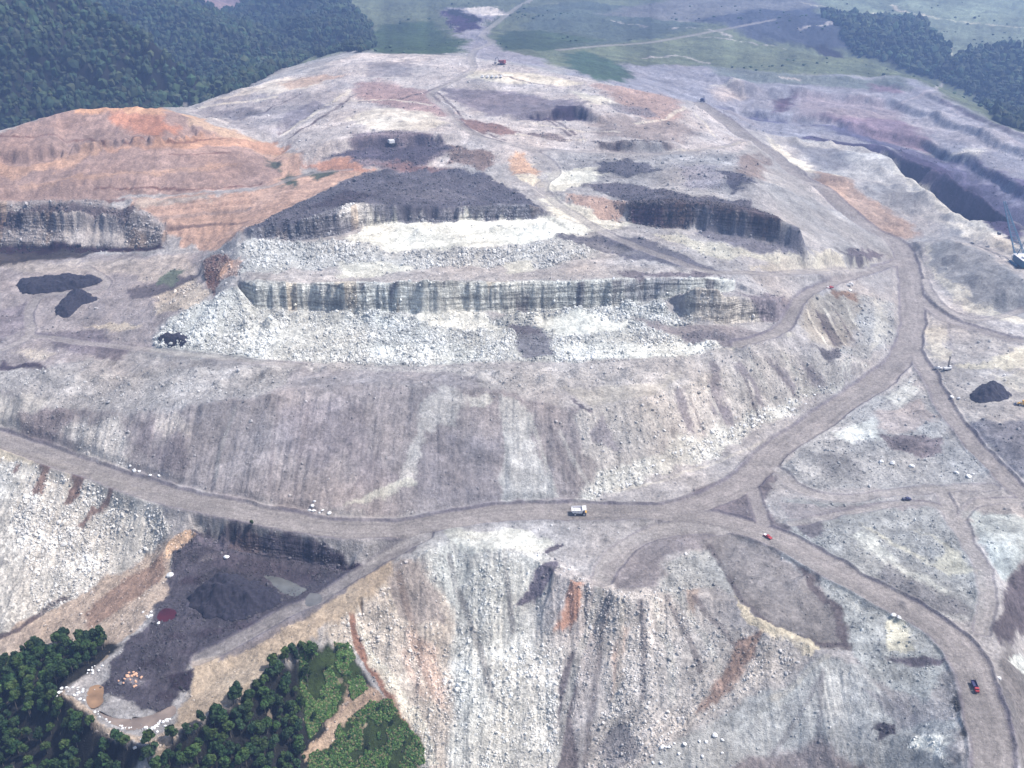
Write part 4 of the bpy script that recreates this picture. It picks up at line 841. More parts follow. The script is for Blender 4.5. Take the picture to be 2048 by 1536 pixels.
# ------------------------------------------------------------------ materials
def mat(name):
    m = bpy.data.materials.new(name); m.use_nodes = True
    return m, m.node_tree, m.node_tree.nodes['Principled BSDF']
def ground_mat(name):
    m, t, b = mat(name); N, Lk = t.nodes.new, t.links.new
    b.inputs['Roughness'].default_value = .95; b.inputs['Specular IOR Level'].default_value = .15
    at = N('ShaderNodeAttribute'); at.attribute_name = 'Col'; ar = N('ShaderNodeAttribute'); ar.attribute_name = 'Rub'
    tc = N('ShaderNodeTexCoord')
    n1_ = N('ShaderNodeTexNoise'); n1_.inputs['Scale'].default_value = .45; n1_.inputs['Detail'].default_value = 7; n1_.inputs['Roughness'].default_value = .65
    v = N('ShaderNodeTexVoronoi'); v.inputs['Scale'].default_value = .55; v2_ = N('ShaderNodeTexVoronoi'); v2_.inputs['Scale'].default_value = 1.4
    for q in (n1_, v, v2_): Lk(tc.outputs['Object'], q.inputs['Vector'])
    def MR(src, a0, a1, b0, b1):
        q = N('ShaderNodeMapRange')
        for nm_, v_ in (('From Min', a0), ('From Max', a1), ('To Min', b0), ('To Max', b1)): q.inputs[nm_].default_value = v_
        Lk(src, q.inputs[0]); return q.outputs[0]
    def MA(op, a_, b_):
        q = N('ShaderNodeMath'); q.operation = op
        for i_, v_ in enumerate((a_, b_)):
            if isinstance(v_, (int, float)): q.inputs[i_].default_value = v_
            else: Lk(v_, q.inputs[i_])
        return q.outputs[0]
    def MIX(f, a_, b_):
        q = N('ShaderNodeMix'); q.data_type = 'FLOAT'; Lk(f, q.inputs[0])
        for i_, v_ in ((2, a_), (3, b_)):
            if isinstance(v_, (int, float)): q.inputs[i_].default_value = v_
            else: Lk(v_, q.inputs[i_])
        return q.outputs[0]
    def NZ(scale, mapping=None, detail=5, rough_=.6):
        q = N('ShaderNodeTexNoise'); q.inputs['Scale'].default_value = scale; q.inputs['Detail'].default_value = detail; q.inputs['Roughness'].default_value = rough_
        if mapping:
            mp = N('ShaderNodeMapping'); mp.inputs['Scale'].default_value = mapping; Lk(tc.outputs['Object'], mp.inputs[0]); Lk(mp.outputs[0], q.inputs[0])
        else: Lk(tc.outputs['Object'], q.inputs[0])
        return q.outputs[0]
    aw = N('ShaderNodeAttribute'); aw.attribute_name = 'Wall'; Wl = aw.outputs['Fac']
    grit = MR(n1_.outputs[0], .32, .68, .70, 1.28)
    grit = MA('MULTIPLY', grit, MR(NZ(.11, None, 6, .7), .34, .66, .80, 1.20))
    # stones: each cell its own tone
    sp = N('ShaderNodeSeparateColor'); Lk(v.outputs['Color'], sp.inputs[0])
    st_ = MIX(ar.outputs['Fac'], 1.0, MR(sp.outputs[0], 0, 1, .55, 1.4))
    # pebbles scattered anywhere: a few cells pale, a few dark
    v3 = N('ShaderNodeTexVoronoi'); v3.inputs['Scale'].default_value = .8; Lk(tc.outputs['Object'], v3.inputs['Vector']); sp3 = N('ShaderNodeSeparateColor'); Lk(v3.outputs['Color'], sp3.inputs[0])
    core = MR(v3.outputs['Distance'], .28, .42, 1, 0)
    peb = MA('MULTIPLY', core, MA('SUBTRACT', MR(sp3.outputs[0], .93, .95, 0, .38), MR(sp3.outputs[1], .93, .95, 0, .38)))
    st_ = MA('MULTIPLY', st_, MA('ADD', 1.0, peb))
    # rock face: beds, joints, stains running down
    beds = MR(NZ(1.0, (.012, .012, .30), 4, .65), .40, .60, .55, 1.30)
    jn = MR(NZ(1.0, (.42, .12, .10), 5, .7), .40, .60, .72, 1.25)
    bl_ = MR(NZ(1.0, (.16, .16, .30), 4, .6), .38, .62, .72, 1.22)
    wl = MA('MULTIPLY', MA('MULTIPLY', beds, jn), bl_)
    tot = MA('MULTIPLY', MIX(Wl, st_, wl), grit)
    vm = N('ShaderNodeVectorMath'); vm.operation = 'SCALE'; Lk(at.outputs['Color'], vm.inputs[0]); Lk(tot, vm.inputs['Scale'])
    Lk(vm.outputs[0], b.inputs['Base Color'])
    ad = N('ShaderNodeMath'); ad.operation = 'MULTIPLY_ADD'; Lk(v.outputs['Distance'], ad.inputs[0]); Lk(ar.outputs['Fac'], ad.inputs[1]); Lk(n1_.outputs[0], ad.inputs[2])
    wb = MA('MULTIPLY', Wl, MA('MULTIPLY', wl, 1.6))
    ad2 = N('ShaderNodeMath'); ad2.operation = 'MULTIPLY_ADD'; Lk(v2_.outputs['Distance'], ad2.inputs[0]); ad2.inputs[1].default_value = .35; Lk(MA('ADD', ad.outputs[0], wb), ad2.inputs[2])
    bp = N('ShaderNodeBump'); bp.inputs['Strength'].default_value = .75; bp.inputs['Distance'].default_value = 1.0
    Lk(ad2.outputs[0], bp.inputs['Height']); Lk(bp.outputs[0], b.inputs['Normal'])
    return m
GM = ground_mat('mined_ground')
def flat_mat(name, c, rough=.7, metal=0, var=.12, sc=2.0, bump=0, coat=0):
    m, t, b = mat(name); N, Lk = t.nodes.new, t.links.new
    tc = N('ShaderNodeTexCoord'); n_ = N('ShaderNodeTexNoise'); n_.inputs['Scale'].default_value = sc; n_.inputs['Detail'].default_value = 5
    Lk(tc.outputs['Object'], n_.inputs['Vector'])
    mr = N('ShaderNodeMapRange'); mr.inputs['From Min'].default_value = .3; mr.inputs['From Max'].default_value = .7; mr.inputs['To Min'].default_value = 1 - var; mr.inputs['To Max'].default_value = 1 + var
    Lk(n_.outputs[0], mr.inputs[0]); vm = N('ShaderNodeVectorMath'); vm.operation = 'SCALE'; vm.inputs[0].default_value = c
    Lk(mr.outputs[0], vm.inputs['Scale']); Lk(vm.outputs[0], b.inputs['Base Color'])
    b.inputs['Roughness'].default_value = rough; b.inputs['Metallic'].default_value = metal
    if bump:
        bp = N('ShaderNodeBump'); bp.inputs['Strength'].default_value = bump; Lk(n_.outputs[0], bp.inputs['Height']); Lk(bp.outputs[0], b.inputs['Normal'])
    return m
def attr_mat(name, rough=.9, bump=.4, sc=1.5, rnd=0, trans=0):
    m, t, b = mat(name); N, Lk = t.nodes.new, t.links.new
    at = N('ShaderNodeAttribute'); at.attribute_name = 'Col'; tc = N('ShaderNodeTexCoord'); n_ = N('ShaderNodeTexNoise'); n_.inputs['Scale'].default_value = sc; n_.inputs['Detail'].default_value = 5
    Lk(tc.outputs['Object'], n_.inputs['Vector'])
    mr = N('ShaderNodeMapRange'); mr.inputs['From Min'].default_value = .3; mr.inputs['From Max'].default_value = .7; mr.inputs['To Min'].default_value = .85; mr.inputs['To Max'].default_value = 1.15
    Lk(n_.outputs[0], mr.inputs[0]); src = mr.outputs[0]
    if rnd:
        oi = N('ShaderNodeObjectInfo'); m2 = N('ShaderNodeMapRange'); m2.inputs['To Min'].default_value = 1 - rnd; m2.inputs['To Max'].default_value = 1 + rnd; Lk(oi.outputs['Random'], m2.inputs[0])
        mu = N('ShaderNodeMath'); mu.operation = 'MULTIPLY'; Lk(src, mu.inputs[0]); Lk(m2.outputs[0], mu.inputs[1]); src = mu.outputs[0]
    vm = N('ShaderNodeVectorMath'); vm.operation = 'SCALE'; Lk(at.outputs['Color'], vm.inputs[0]); Lk(src, vm.inputs['Scale']); Lk(vm.outputs[0], b.inputs['Base Color'])
    b.inputs['Roughness'].default_value = rough; b.inputs['Specular IOR Level'].default_value = .2
    if bump:
        bp = N('ShaderNodeBump'); bp.inputs['Strength'].default_value = bump; Lk(n_.outputs[0], bp.inputs['Height']); Lk(bp.outputs[0], b.inputs['Normal'])
    return m
M_ROCK = attr_mat('broken_sandstone'); M_LEAF = attr_mat('foliage', .7, 0, 1, .28); M_FOREST = attr_mat('forest_foliage', .8, 0, .4)
M_WHITE = flat_mat('white_paint', (.62, .60, .59), .55, 0, .22, 1.5); M_DARK = flat_mat('black_rubber', (.03, .03, .035), .8); M_STEEL = flat_mat('dark_steel', (.10, .10, .13), .5, .3)
M_RED = flat_mat('red_paint', (.30, .025, .03), .5, 0, .2); M_YEL = flat_mat('yellow_paint', (.62, .34, .05), .5); M_TEAL = flat_mat('blue_teal_paint', (.03, .10, .17), .6)
M_GLASS = flat_mat('dark_glass', (.02, .03, .04), .1); M_NAVY = flat_mat('navy_paint', (.035, .035, .09), .4); M_GREY = flat_mat('grey_paint', (.42, .42, .45), .5)
M_COAL = flat_mat('coal', (.018, .016, .026), .95, 0, .4, .6, .7); M_BARK = flat_mat('bark', (.09, .075, .06), .9, 0, .2, 2)

def setp(o, label=None, cat=None, group=None, kind=None):
    if label: o['label'] = label
    if cat: o['category'] = cat
    if group: o['group'] = group
    if kind: o['kind'] = kind
    return o
def mesh_np(name, V, Fq, mtl, cols=None, rub=None, wall=None, smooth=False, parent=None):
    me = bpy.data.meshes.new(name); n = len(V); k = Fq.shape[1]; f = len(Fq)
    me.vertices.add(n); me.vertices.foreach_set('co', np.ascontiguousarray(V, np.float32).ravel())
    me.loops.add(f * k); me.loops.foreach_set('vertex_index', np.ascontiguousarray(Fq, np.int32).ravel())
    me.polygons.add(f); me.polygons.foreach_set('loop_start', np.arange(0, f * k, k, dtype=np.int32))
    try: me.polygons.foreach_set('loop_total', np.full(f, k, np.int32))
    except Exception: pass
    me.polygons.foreach_set('use_smooth', np.full(f, smooth, bool))
    if cols is not None:
        at = me.attributes.new('Col', 'FLOAT_COLOR', 'POINT'); c4 = np.ones((n, 4), np.float32); c4[:, :3] = cols; at.data.foreach_set('color', c4.ravel())
    if rub is not None:
        at = me.attributes.new('Rub', 'FLOAT', 'POINT'); at.data.foreach_set('value', np.ascontiguousarray(rub, np.float32))
    if wall is not None:
        at = me.attributes.new('Wall', 'FLOAT', 'POINT'); at.data.foreach_set('value', np.ascontiguousarray(wall, np.float32))
    me.update(calc_edges=True); me.materials.append(mtl)
    o = bpy.data.objects.new(name, me); COL.objects.link(o)
    if parent: o.parent = parent
    return o
# split the one land sheet into its named surfaces: they share their borders exactly
ID = np.arange(NT * NR).reshape(NT, NR)
FQ = np.stack([ID[:-1, :-1], ID[1:, :-1], ID[1:, 1:], ID[:-1, 1:]], -1).reshape(-1, 4)
fc = np.where(RD < .6, 10, CLS.astype(np.int32)); fc = np.where((RD < .6) & (RK == 2), 11, fc)
fcf = fc[:-1, :-1].reshape(-1)
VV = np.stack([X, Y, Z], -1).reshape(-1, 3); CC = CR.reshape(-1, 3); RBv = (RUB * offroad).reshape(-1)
for k, nm, lb in ((0, 'ground', 'bare grey broken rock and dirt of the surface mine'), (2, 'grassland', 'hazy green reclaimed grassland beyond the mine'), (3, 'rock_face', 'layered vertical rock faces cut between the mine benches'), (4, 'hills', 'dark soil of the wooded hills'), (5, 'hillside', 'green scrubby hillside below the coal pit'), (10, 'haul_road', 'wide graded grey haul road winding through the mine'), (11, 'dirt_track', 'narrower dirt tracks across the benches')):
    sel = FQ[fcf == k]
    if len(sel) == 0: continue
    used = np.zeros(NT * NR, bool); used[sel.ravel()] = True; remap = np.cumsum(used) - 1
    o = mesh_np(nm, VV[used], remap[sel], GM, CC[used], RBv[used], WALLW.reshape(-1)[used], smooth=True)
    setp(o, lb, nm.replace('_', ' '), None, 'structure')
print('land', round(time.time() - T0, 1))

# ------------------------------------------------------------------ loose rock
ico = bmesh.new(); bmesh.ops.create_icosphere(ico, subdivisions=1, radius=1); IV = np.array([v.co[:] for v in ico.verts]); IF = np.array([[v.index for v in f.verts] for f in ico.faces]); ico.free()
ico = bmesh.new(); bmesh.ops.create_icosphere(ico, subdivisions=2, radius=1); IV2 = np.array([v.co[:] for v in ico.verts]); IF2 = np.array([[v.index for v in f.verts] for f in ico.faces]); ico.free()
def rotm(n):
    a_, b_, c_ = (rng.random((3, n)) * 6.283); ca, sa, cb, sb, cc, sc = np.cos(a_), np.sin(a_), np.cos(b_) , np.sin(b_), np.cos(c_), np.sin(c_)
    return np.stack([np.stack([ca * cb, ca * sb * sc - sa * cc, ca * sb * cc + sa * sc], -1), np.stack([sa * cb, sa * sb * sc + ca * cc, sa * sb * cc - ca * sc], -1), np.stack([-sb, cb * sc, cb * cc], -1)], -2)
def blobs(name, x, y, z, size, col, mtl, base=IV, faces=IF, jit=.28, squash=(1, .8, .65), rot=True, smooth=False, chunk=None):
    n = len(x); V = base[None] * (1 + (rng.random((n, len(base), 1)) - .5) * 2 * jit) + (rng.random((n, len(base), 3)) - .5) * jit
    V = V * np.array(squash)
    if rot: V = np.einsum('nij,nkj->nki', rotm(n), V)
    V = V * size[:, None, None] + np.stack([x, y, z], -1)[:, None, :]
    Fs = faces[None] + (np.arange(n) * len(base))[:, None, None]
    c = np.repeat(col[:, None, :], len(base), 1)
    return mesh_np(name, V.reshape(-1, 3), Fs.reshape(-1, 3), mtl, c.reshape(-1, 3), smooth=smooth)
area = (th[1] - th[0]) * RR * np.gradient(RR, axis=1)
prob = (.012 * (RR < 1050) + np.clip(RUB - .14, 0, 1) ** 1.6) * area * (RD > 2) * (RR < 1700) * (np.abs(TH) < R(30)) / np.clip(RR / 700, .6, 3) ** 1.2
pf = prob.ravel() / prob.sum()
NROCK = 130000
pick = rng.choice(len(pf), NROCK, p=pf)
ti, ri = np.unravel_index(pick, X.shape)
tt = th[ti] + (rng.random(NROCK) - .5) * (th[1] - th[0]); r2 = RR[ti, ri] * (1 + (rng.random(NROCK) - .5) * .002)
rx, ry = np.sin(tt) * r2, np.cos(tt) * r2; rz = zat(rx, ry)
rs = np.clip(rng.lognormal(-.85, .58, NROCK), .2, 2.2) * np.clip(np.hypot(rx, ry) / 700, .9, 1.5) * (.7 + .45 * gat(RUB, rx, ry))
rc = gat(CR, rx, ry); lum = rc.mean(-1, keepdims=True)
rc = np.clip((rc * .6 + lum * .4) * (1.22 + (rng.random((NROCK, 1)) - .45) * .9), .03, .72)
o = blobs('rubble', rx, ry, rz + rs * .15, rs, rc, M_ROCK); setp(o, 'countless pale blasted rocks strewn over slopes and benches', 'rubble', None, 'stuff')
# single boulders
BM = []
for k in range(7):
    V = IV2 * (1 + (rng.random((len(IV2), 1)) - .5) * .3)
    for q in range(7):
        n_ = rng.standard_normal(3); n_ /= np.linalg.norm(n_); dcut = .62 + .2 * rng.random(); dd = V @ n_; V = V - np.maximum(dd - dcut, 0)[:, None] * n_
    V = V * np.array([1, .8 + .2 * rng.random(), .6 + .25 * rng.random()])
    oo = mesh_np('boulder', V, IF2, M_ROCK, np.tile(np.array([[.62, .61, .60]]) * (.8 + .05 * k), (len(V), 1))); me = oo.data; bpy.data.objects.remove(oo); BM.append(me)
BM_TAN = []
for me in BM[:3]:
    m2 = me.copy(); n = len(m2.vertices); c4 = np.ones((n, 4), np.float32); c4[:, :3] = (.50, .30, .20); m2.attributes['Col'].data.foreach_set('color', c4.ravel()); BM_TAN.append(m2)
def boulder(x, y, s, label, group=None, tan=False):
    o = bpy.data.objects.new('boulder', random.choice(BM_TAN if tan else BM)); COL.objects.link(o)
    z = float(zat(x, y)[0]); o.location = (x, y, z + s * .25); o.rotation_euler = (random.uniform(-.4, .4), random.uniform(-.4, .4), random.random() * 6.28); o.scale = (s, s * random.uniform(.75, 1), s * random.uniform(.7, 1))
    setp(o, label, 'boulder', group); return o
for px, py, s, lb in ((340,1152,3.2,'big white boulder at the left edge of the black coal pit'),(452,1115,2.4,'lone white boulder on the black coal bench near its back wall'),(1763,925,2.3,'left one of three white boulders in a row below the brown dirt patch'),(1785,928,2.4,'middle one of three white boulders in a row below the brown dirt patch'),
    (1822,934,2.6,'right one of three white boulders in a row below the brown dirt patch'),(1912,946,2.2,'white boulder above the narrow track, left of the leaning pair by the haul road bend'),(1938,954,2.4,'larger one of two white boulders touching each other by the track junction'),(1946,949,1.8,'smaller one of two white boulders touching each other by the track junction'),
    (1903,796,2.2,'left of two white boulders left of the black coal pile'),(1917,799,2.3,'right of two white boulders left of the black coal pile'),(1785,1234,1.9,'left of two grey boulders beside the haul road above the pale dirt patch'),(1797,1237,1.9,'right of two grey boulders beside the haul road above the pale dirt patch'),(1998,1358,1.8,'white boulder on the right verge beside the red cabbed truck'),
    (180,1142,1.9,'white block alone on the lower left rubble slope'),(1700,582,2.6,'dark boulder on the bench under the parked white truck')):
    x, y, z = spot(px, py); o = boulder(x, y, s, lb)
    if 'dark boulder' in lb: pass
def scatter(pl, n, w_, s0, s1, label, group, tan=False):
    P2 = [Vector(spot(*p)[:2]) for p in pl]; L = [(P2[i + 1] - P2[i]).length for i in range(len(P2) - 1)]; tot = sum(L)
    for k in range(n):
        d = random.random() * tot; i = 0
        while d > L[i] and i < len(L) - 1: d -= L[i]; i += 1
        q = P2[i].lerp(P2[i + 1], min(1, d / L[i])); x = q.x + random.gauss(0, w_); y = q.y + random.gauss(0, w_)
        if gat(RD, x, y) < 1.5: continue
        boulder(x, y, random.uniform(s0, s1), label, group, tan)
scatter([(118,1385),(140,1378),(172,1398)], 22, 1.6, .6, 1.5, 'white boulder in the row lining the left end of the coal pit', 'white boulders lining the left end of the coal pit')
scatter([(175,1345),(205,1335)], 12, 1.2, .5, 1.1, 'white boulder in the short line above the orange pond', 'white boulders above the orange pond')
scatter([(185,1420),(230,1450),(270,1462)], 16, .8, .6, 1.2, 'small white boulder edging the muddy pond at the pit toe', 'small white boulders edging the muddy pond')
scatter([(285,1478),(305,1462),(325,1448),(335,1438)], 34, 2.2, .6, 1.6, 'white boulder in the heap on the lower corner of the pit rim', 'white boulders heaped on the pit rim corner')
scatter([(250,1352),(268,1362),(258,1372)], 22, 2.2, .7, 1.5, 'orange brown boulder in the small heap on the coal floor', 'orange boulders heaped on the coal floor', True)
scatter([(205,925),(300,955),(370,985)], 20, 2.0, .9, 1.9, 'pale boulder at the foot of the spoil slope left above the haul road', 'boulders at the left foot of the spoil slope')
scatter([(620,1015),(640,1022),(660,1026)], 8, 1.4, 1, 1.8, 'pale boulder beside the haul road above its lowest dip', 'boulders above the dip of the haul road')
scatter([(1180,985),(1260,960),(1350,918),(1440,880),(1540,830),(1640,778)], 46, 2.8, .9, 1.9, 'pale boulder along the foot of the ribbed spoil slope beside the right haul road', 'boulders along the foot of the ribbed spoil slope')
scatter([(1450,1480),(1350,1500),(1290,1530)], 16, 2.5, 1, 1.9, 'white boulder on the seam between the rocky fill and the smooth grey fan', 'boulders on the seam of the fill slopes')
scatter([(290,1222),(318,1250)], 9, 1.6, .8, 1.5, 'pale rock beside the red pool', 'pale rocks beside the red pool')
print('rocks', round(time.time() - T0, 1))

# ------------------------------------------------------------------ coal piles and ponds
def coal_pile(pts, h, label, name='coal_pile', mtl=M_COAL):
    poly = [spot(*p)[:2] for p in pts]; pl = smooth_poly([(a_, b_, 0) for a_, b_ in poly] + [(poly[0][0], poly[0][1], 0)], 5); poly = [(p[0], p[1]) for p in pl]
    xs = [p[0] for p in poly]; ys = [p[1] for p in poly]; n = 70
    gx, gy = np.meshgrid(np.linspace(min(xs) - 1, max(xs) + 1, n), np.linspace(min(ys) - 1, max(ys) + 1, n), indexing='ij')
    qx = gx + fbm(gx, gy, 7, 3, 61) * 3.2; qy = gy + fbm(gx, gy, 7, 3, 67) * 3.2; ins = inpoly(poly, qx, qy); d = polydist(poly, qx, qy)
    top = zat(gx.ravel(), gy.ravel()).reshape(n, n)
    hh = np.where(ins, np.minimum(d * .75, h) * (1 + .45 * fbm(gx, gy, 9, 3, 7)) + 1.3 * fbm(gx, gy, 3.5, 3, 9) * np.minimum(d / 3, 1), -2.5)
    zt = top + hh + np.where(ins, .1, 0)
    idt = np.arange(n * n).reshape(n, n); q = np.stack([idt[:-1, :-1], idt[1:, :-1], idt[1:, 1:], idt[:-1, 1:]], -1).reshape(-1, 4)
    keep = (ins.ravel()[q]).any(1); q = q[keep]
    V = np.stack([gx, gy, zt], -1).reshape(-1, 3); used = np.unique(q); rm = np.full(n * n, -1); rm[used] = np.arange(len(used)); q = rm[q]; V = V[used]
    V2 = V.copy(); V2[:, 2] = top.ravel()[used] - 4; nq = len(V)
    F2 = np.concatenate([q, q[:, ::-1] + nq]); o = mesh_np(name, np.concatenate([V, V2]), F2, mtl, smooth=False)
    return setp(o, label, name.replace('_', ' '))
coal_pile([(28,572),(60,557),(120,555),(180,552),(203,562),(180,574),(110,585),(50,588)], 5, 'long black coal pile on the left flats, the upper of the two piles there')
coal_pile([(108,622),(125,600),(150,585),(185,590),(192,602),(165,612),(140,632),(115,632)], 6, 'black lobed coal pile just below the long one on the left flats')
coal_pile([(1938,797),(1952,778),(1975,766),(2000,772),(2022,790),(2005,803),(1960,806)], 12, 'black conical coal pile in the right flats left of the yellow loader')
coal_pile([(370,1200),(420,1165),(470,1150),(530,1172),(568,1195),(530,1225),(470,1242),(400,1232)], 13, 'large dark coal heap spread on the floor of the lower left pit')
coal_pile([(316,680),(335,668),(370,672),(374,684),(350,694),(325,692)], 3, 'small black heap in a hollow of the white blasted rock')
for args in PONDS: pond(*args)
# ------------------------------------------------------------------ trees
def leafy(seed, h, r, conif=False):
    g_ = np.random.default_rng(seed); lobes = []
    nl = 9 + seed % 5
    for k in range(nl):
        a_ = g_.random() * 6.283; u = g_.random(); rr_ = r * (.15 + .55 * math.sqrt(g_.random())); zz = h * (.42 + .45 * u)
        lobes.append((math.cos(a_) * rr_ * (1.1 - .6 * u), math.sin(a_) * rr_ * (1.1 - .6 * u), zz, r * (.30 + .22 * g_.random())))
    V = []; Cc = []; base = np.array([[.018, .040, .013], [.026, .055, .014], [.020, .044, .018], [.034, .062, .016]][seed % 4])
    for (lx, ly, lz, lr) in lobes:
        n = 95; d = g_.standard_normal((n, 3)); d /= np.linalg.norm(d, axis=1)[:, None]; d[:, 2] = d[:, 2] * .8 + .15
        rad = lr * (.55 + .5 * g_.random((n, 1))); c = np.array([lx, ly, lz]) + d * rad
        nrm = d + g_.standard_normal((n, 3)) * .5; nrm /= np.linalg.norm(nrm, axis=1)[:, None]
        t = np.cross(nrm, g_.standard_normal((n, 3))); t /= np.linalg.norm(t, axis=1)[:, None]; b_ = np.cross(nrm, t); s = (.28 + .35 * g_.random((n, 1))) * (r / 3.5)
        V.append(np.stack([c - t * s - b_ * s * .6, c + t * s * .8 - b_ * s, c + t * s + b_ * s * .8, c - t * s * .6 + b_ * s], 1).reshape(-1, 3))
        cl = base * (.75 + .6 * g_.random()) * np.array([1 + .35 * (g_.random() - .3), 1, 1]); Cc.append(np.repeat(cl[None] * (.75 + .5 * g_.random((n, 1))), 4, 0))
    V = np.concatenate(V); Cc = np.concatenate(Cc); Fq = np.arange(len(V)).reshape(-1, 4)
    o = mesh_np('crown', V, Fq, M_LEAF, Cc); cm = o.data; bpy.data.objects.remove(o)
    bm = bmesh.new()
    def limb(p, q, r0, r1):
        p, q = Vector(p), Vector(q); d = (q - p); L_ = d.length; mtx = Matrix.Translation((p + q) / 2) @ d.to_track_quat('Z', 'Y').to_matrix().to_4x4()
        bmesh.ops.create_cone(bm, cap_ends=True, segments=7, radius1=r0, radius2=r1, depth=L_, matrix=mtx)
    limb((0, 0, -1.0), (.1, 0, h * .45), r * .09, r * .06); limb((.1, 0, h * .44), (0, .1, h * .85), r * .06, r * .02)
    for (lx, ly, lz, lr) in lobes[:6]: limb((.05, 0, h * .38), (lx * .8, ly * .8, lz - lr * .2), r * .04, r * .015)
    tm = bpy.data.meshes.new('trunk'); bm.to_mesh(tm); bm.free(); tm.materials.append(M_BARK)
    return tm, cm
TREES = [leafy(50 + k, 11 + (k % 3) * 1.5, 3.6 + .3 * (k % 4)) for k in range(7)]
def tree(x, y, s, label, group=None):
    z = float(zat(x, y)[0]); tm, cm = random.choice(TREES)
    e_ = bpy.data.objects.new('broadleaf_tree', None); COL.objects.link(e_); e_.location = (x, y, z); e_.rotation_euler = (0, 0, random.random() * 6.28); e_.scale = (s, s, s * random.uniform(.85, 1.15))
    for nm, me in (('trunk', tm), ('crown', cm)):
        c = bpy.data.objects.new(nm, me); COL.objects.link(c); c.parent = e_
    return setp(e_, label, 'tree', group)
def poly_fill(pts, gap, nmax, jitter=.42):
    poly = [spot(*p)[:2] for p in pts]; xs = [p[0] for p in poly]; ys = [p[1] for p in poly]; out = []
    x = min(xs)
    while x < max(xs):
        y = min(ys)
        while y < max(ys):
            q = (x + random.uniform(-jitter, jitter) * gap, y + random.uniform(-jitter, jitter) * gap)
            if inpoly(poly, np.array([q[0]]), np.array([q[1]]))[0]: out.append(q)
            y += gap
        x += gap
    random.shuffle(out); return out[:nmax]
wood_l = poly_fill([(-60,1400),(0,1340),(50,1310),(130,1275),(170,1290),(205,1275),(225,1300),(160,1350),(112,1385),(130,1420),(215,1470),(290,1505),(330,1500),(330,1580),(-60,1580)], 4.6, 180)
wood_r = poly_fill([(330,1500),(400,1455),(520,1365),(590,1305),(625,1290),(640,1330),(605,1400),(610,1480),(600,1580),(330,1580)], 4.6, 115)
for x, y in wood_l: tree(x, y, random.triangular(.5, 1.3, .95), 'dark green leafy tree in the dense wood left of and below the coal pit corner', 'trees of the wood at the lower left corner')
for x, y in wood_r: tree(x, y, random.triangular(.5, 1.3, .95), 'dark green leafy tree on the steep slope under the tan pit rim', 'trees on the slope under the tan pit rim')
x, y, z = spot(505, 1058); tree(x, y, .42, 'lone small dark tree on the bank between haul road and coal pit')
x, y, z = spot(192, 1290); tree(x, y, .6, 'bright green tree at the tip of the wood nearest the coal pit')
for px_, py_ in ((655,1340),(690,1320),(700,1395),(650,1400),(630,1440),(760,1420),(790,1450),(700,1480),(740,1500),(660,1510),(810,1490),(675,1305)):
    x, y, z = spot(px_, py_); tree(x, y, random.uniform(.25, .5), 'small young tree standing in the bright green scrub under the orange rubble', 'young trees in the bright green scrub')
# scrub on the slopes: leaf tufts
def tufts(polys, n, s0, s1, cols, name, label):
    xs, ys = [], []
    for pts in polys:
        poly = [spot(*p)[:2] for p in pts]; a_ = [p[0] for p in poly]; b_ = [p[1] for p in poly]
        x = rng.uniform(min(a_), max(a_), n * 3); y = rng.uniform(min(b_), max(b_), n * 3); k = inpoly(poly, x, y) & (fbm(x, y, 9, 3, 31) > -.12)
        xs.append(x[k][:n]); ys.append(y[k][:n])
    x = np.concatenate(xs); y = np.concatenate(ys); N_ = len(x); z = zat(x, y); s = rng.uniform(s0, s1, N_)
    V = []; C_ = []; q = 16
    d = rng.standard_normal((N_, q, 3)); d /= np.linalg.norm(d, axis=2)[..., None]; d[..., 2] = np.abs(d[..., 2]) * .9
    c = np.stack([x, y, z], -1)[:, None] + d * s[:, None, None] * rng.uniform(.5, 1, (N_, q, 1))
    t = np.cross(d, rng.standard_normal((N_, q, 3))); t /= np.linalg.norm(t, axis=2)[..., None]; b_ = np.cross(d, t); w_ = s[:, None, None] * .38
    V = np.stack([c - t * w_ - b_ * w_, c + t * w_ - b_ * w_ * .7, c + t * w_ + b_ * w_, c - t * w_ * .7 + b_ * w_], 2).reshape(-1, 3)
    cc = np.array(cols)[rng.integers(0, len(cols), N_)] * rng.uniform(.7, 1.3, (N_, 1)); C_ = np.repeat(cc, q * 4, 0)
    o = mesh_np(name, V, np.arange(len(V)).reshape(-1, 4), M_FOREST, C_); return setp(o, label, 'scrub', None, 'stuff')
tufts([[(600,1300),(660,1280),(700,1290),(735,1380),(640,1450),(620,1480),(600,1400)], [(620,1510),(680,1450),(740,1405),(780,1400),(848,1495),(850,1560),(600,1580)]], 5000, .4, 1.2, [(.07,.13,.03),(.03,.07,.02),(.10,.15,.05),(.13,.12,.06),(.04,.09,.02)], 'scrub', 'bright green scrub covering the two slopes under the orange rubble')
tufts([[(-20,1325),(60,1300),(100,1290),(50,1345),(-20,1400)]], 500, .5, 1.3, [(.07,.14,.03),(.09,.15,.04)], 'scrub', 'light green scrub at the left edge above the wood')
print('near trees', round(time.time() - T0, 1))
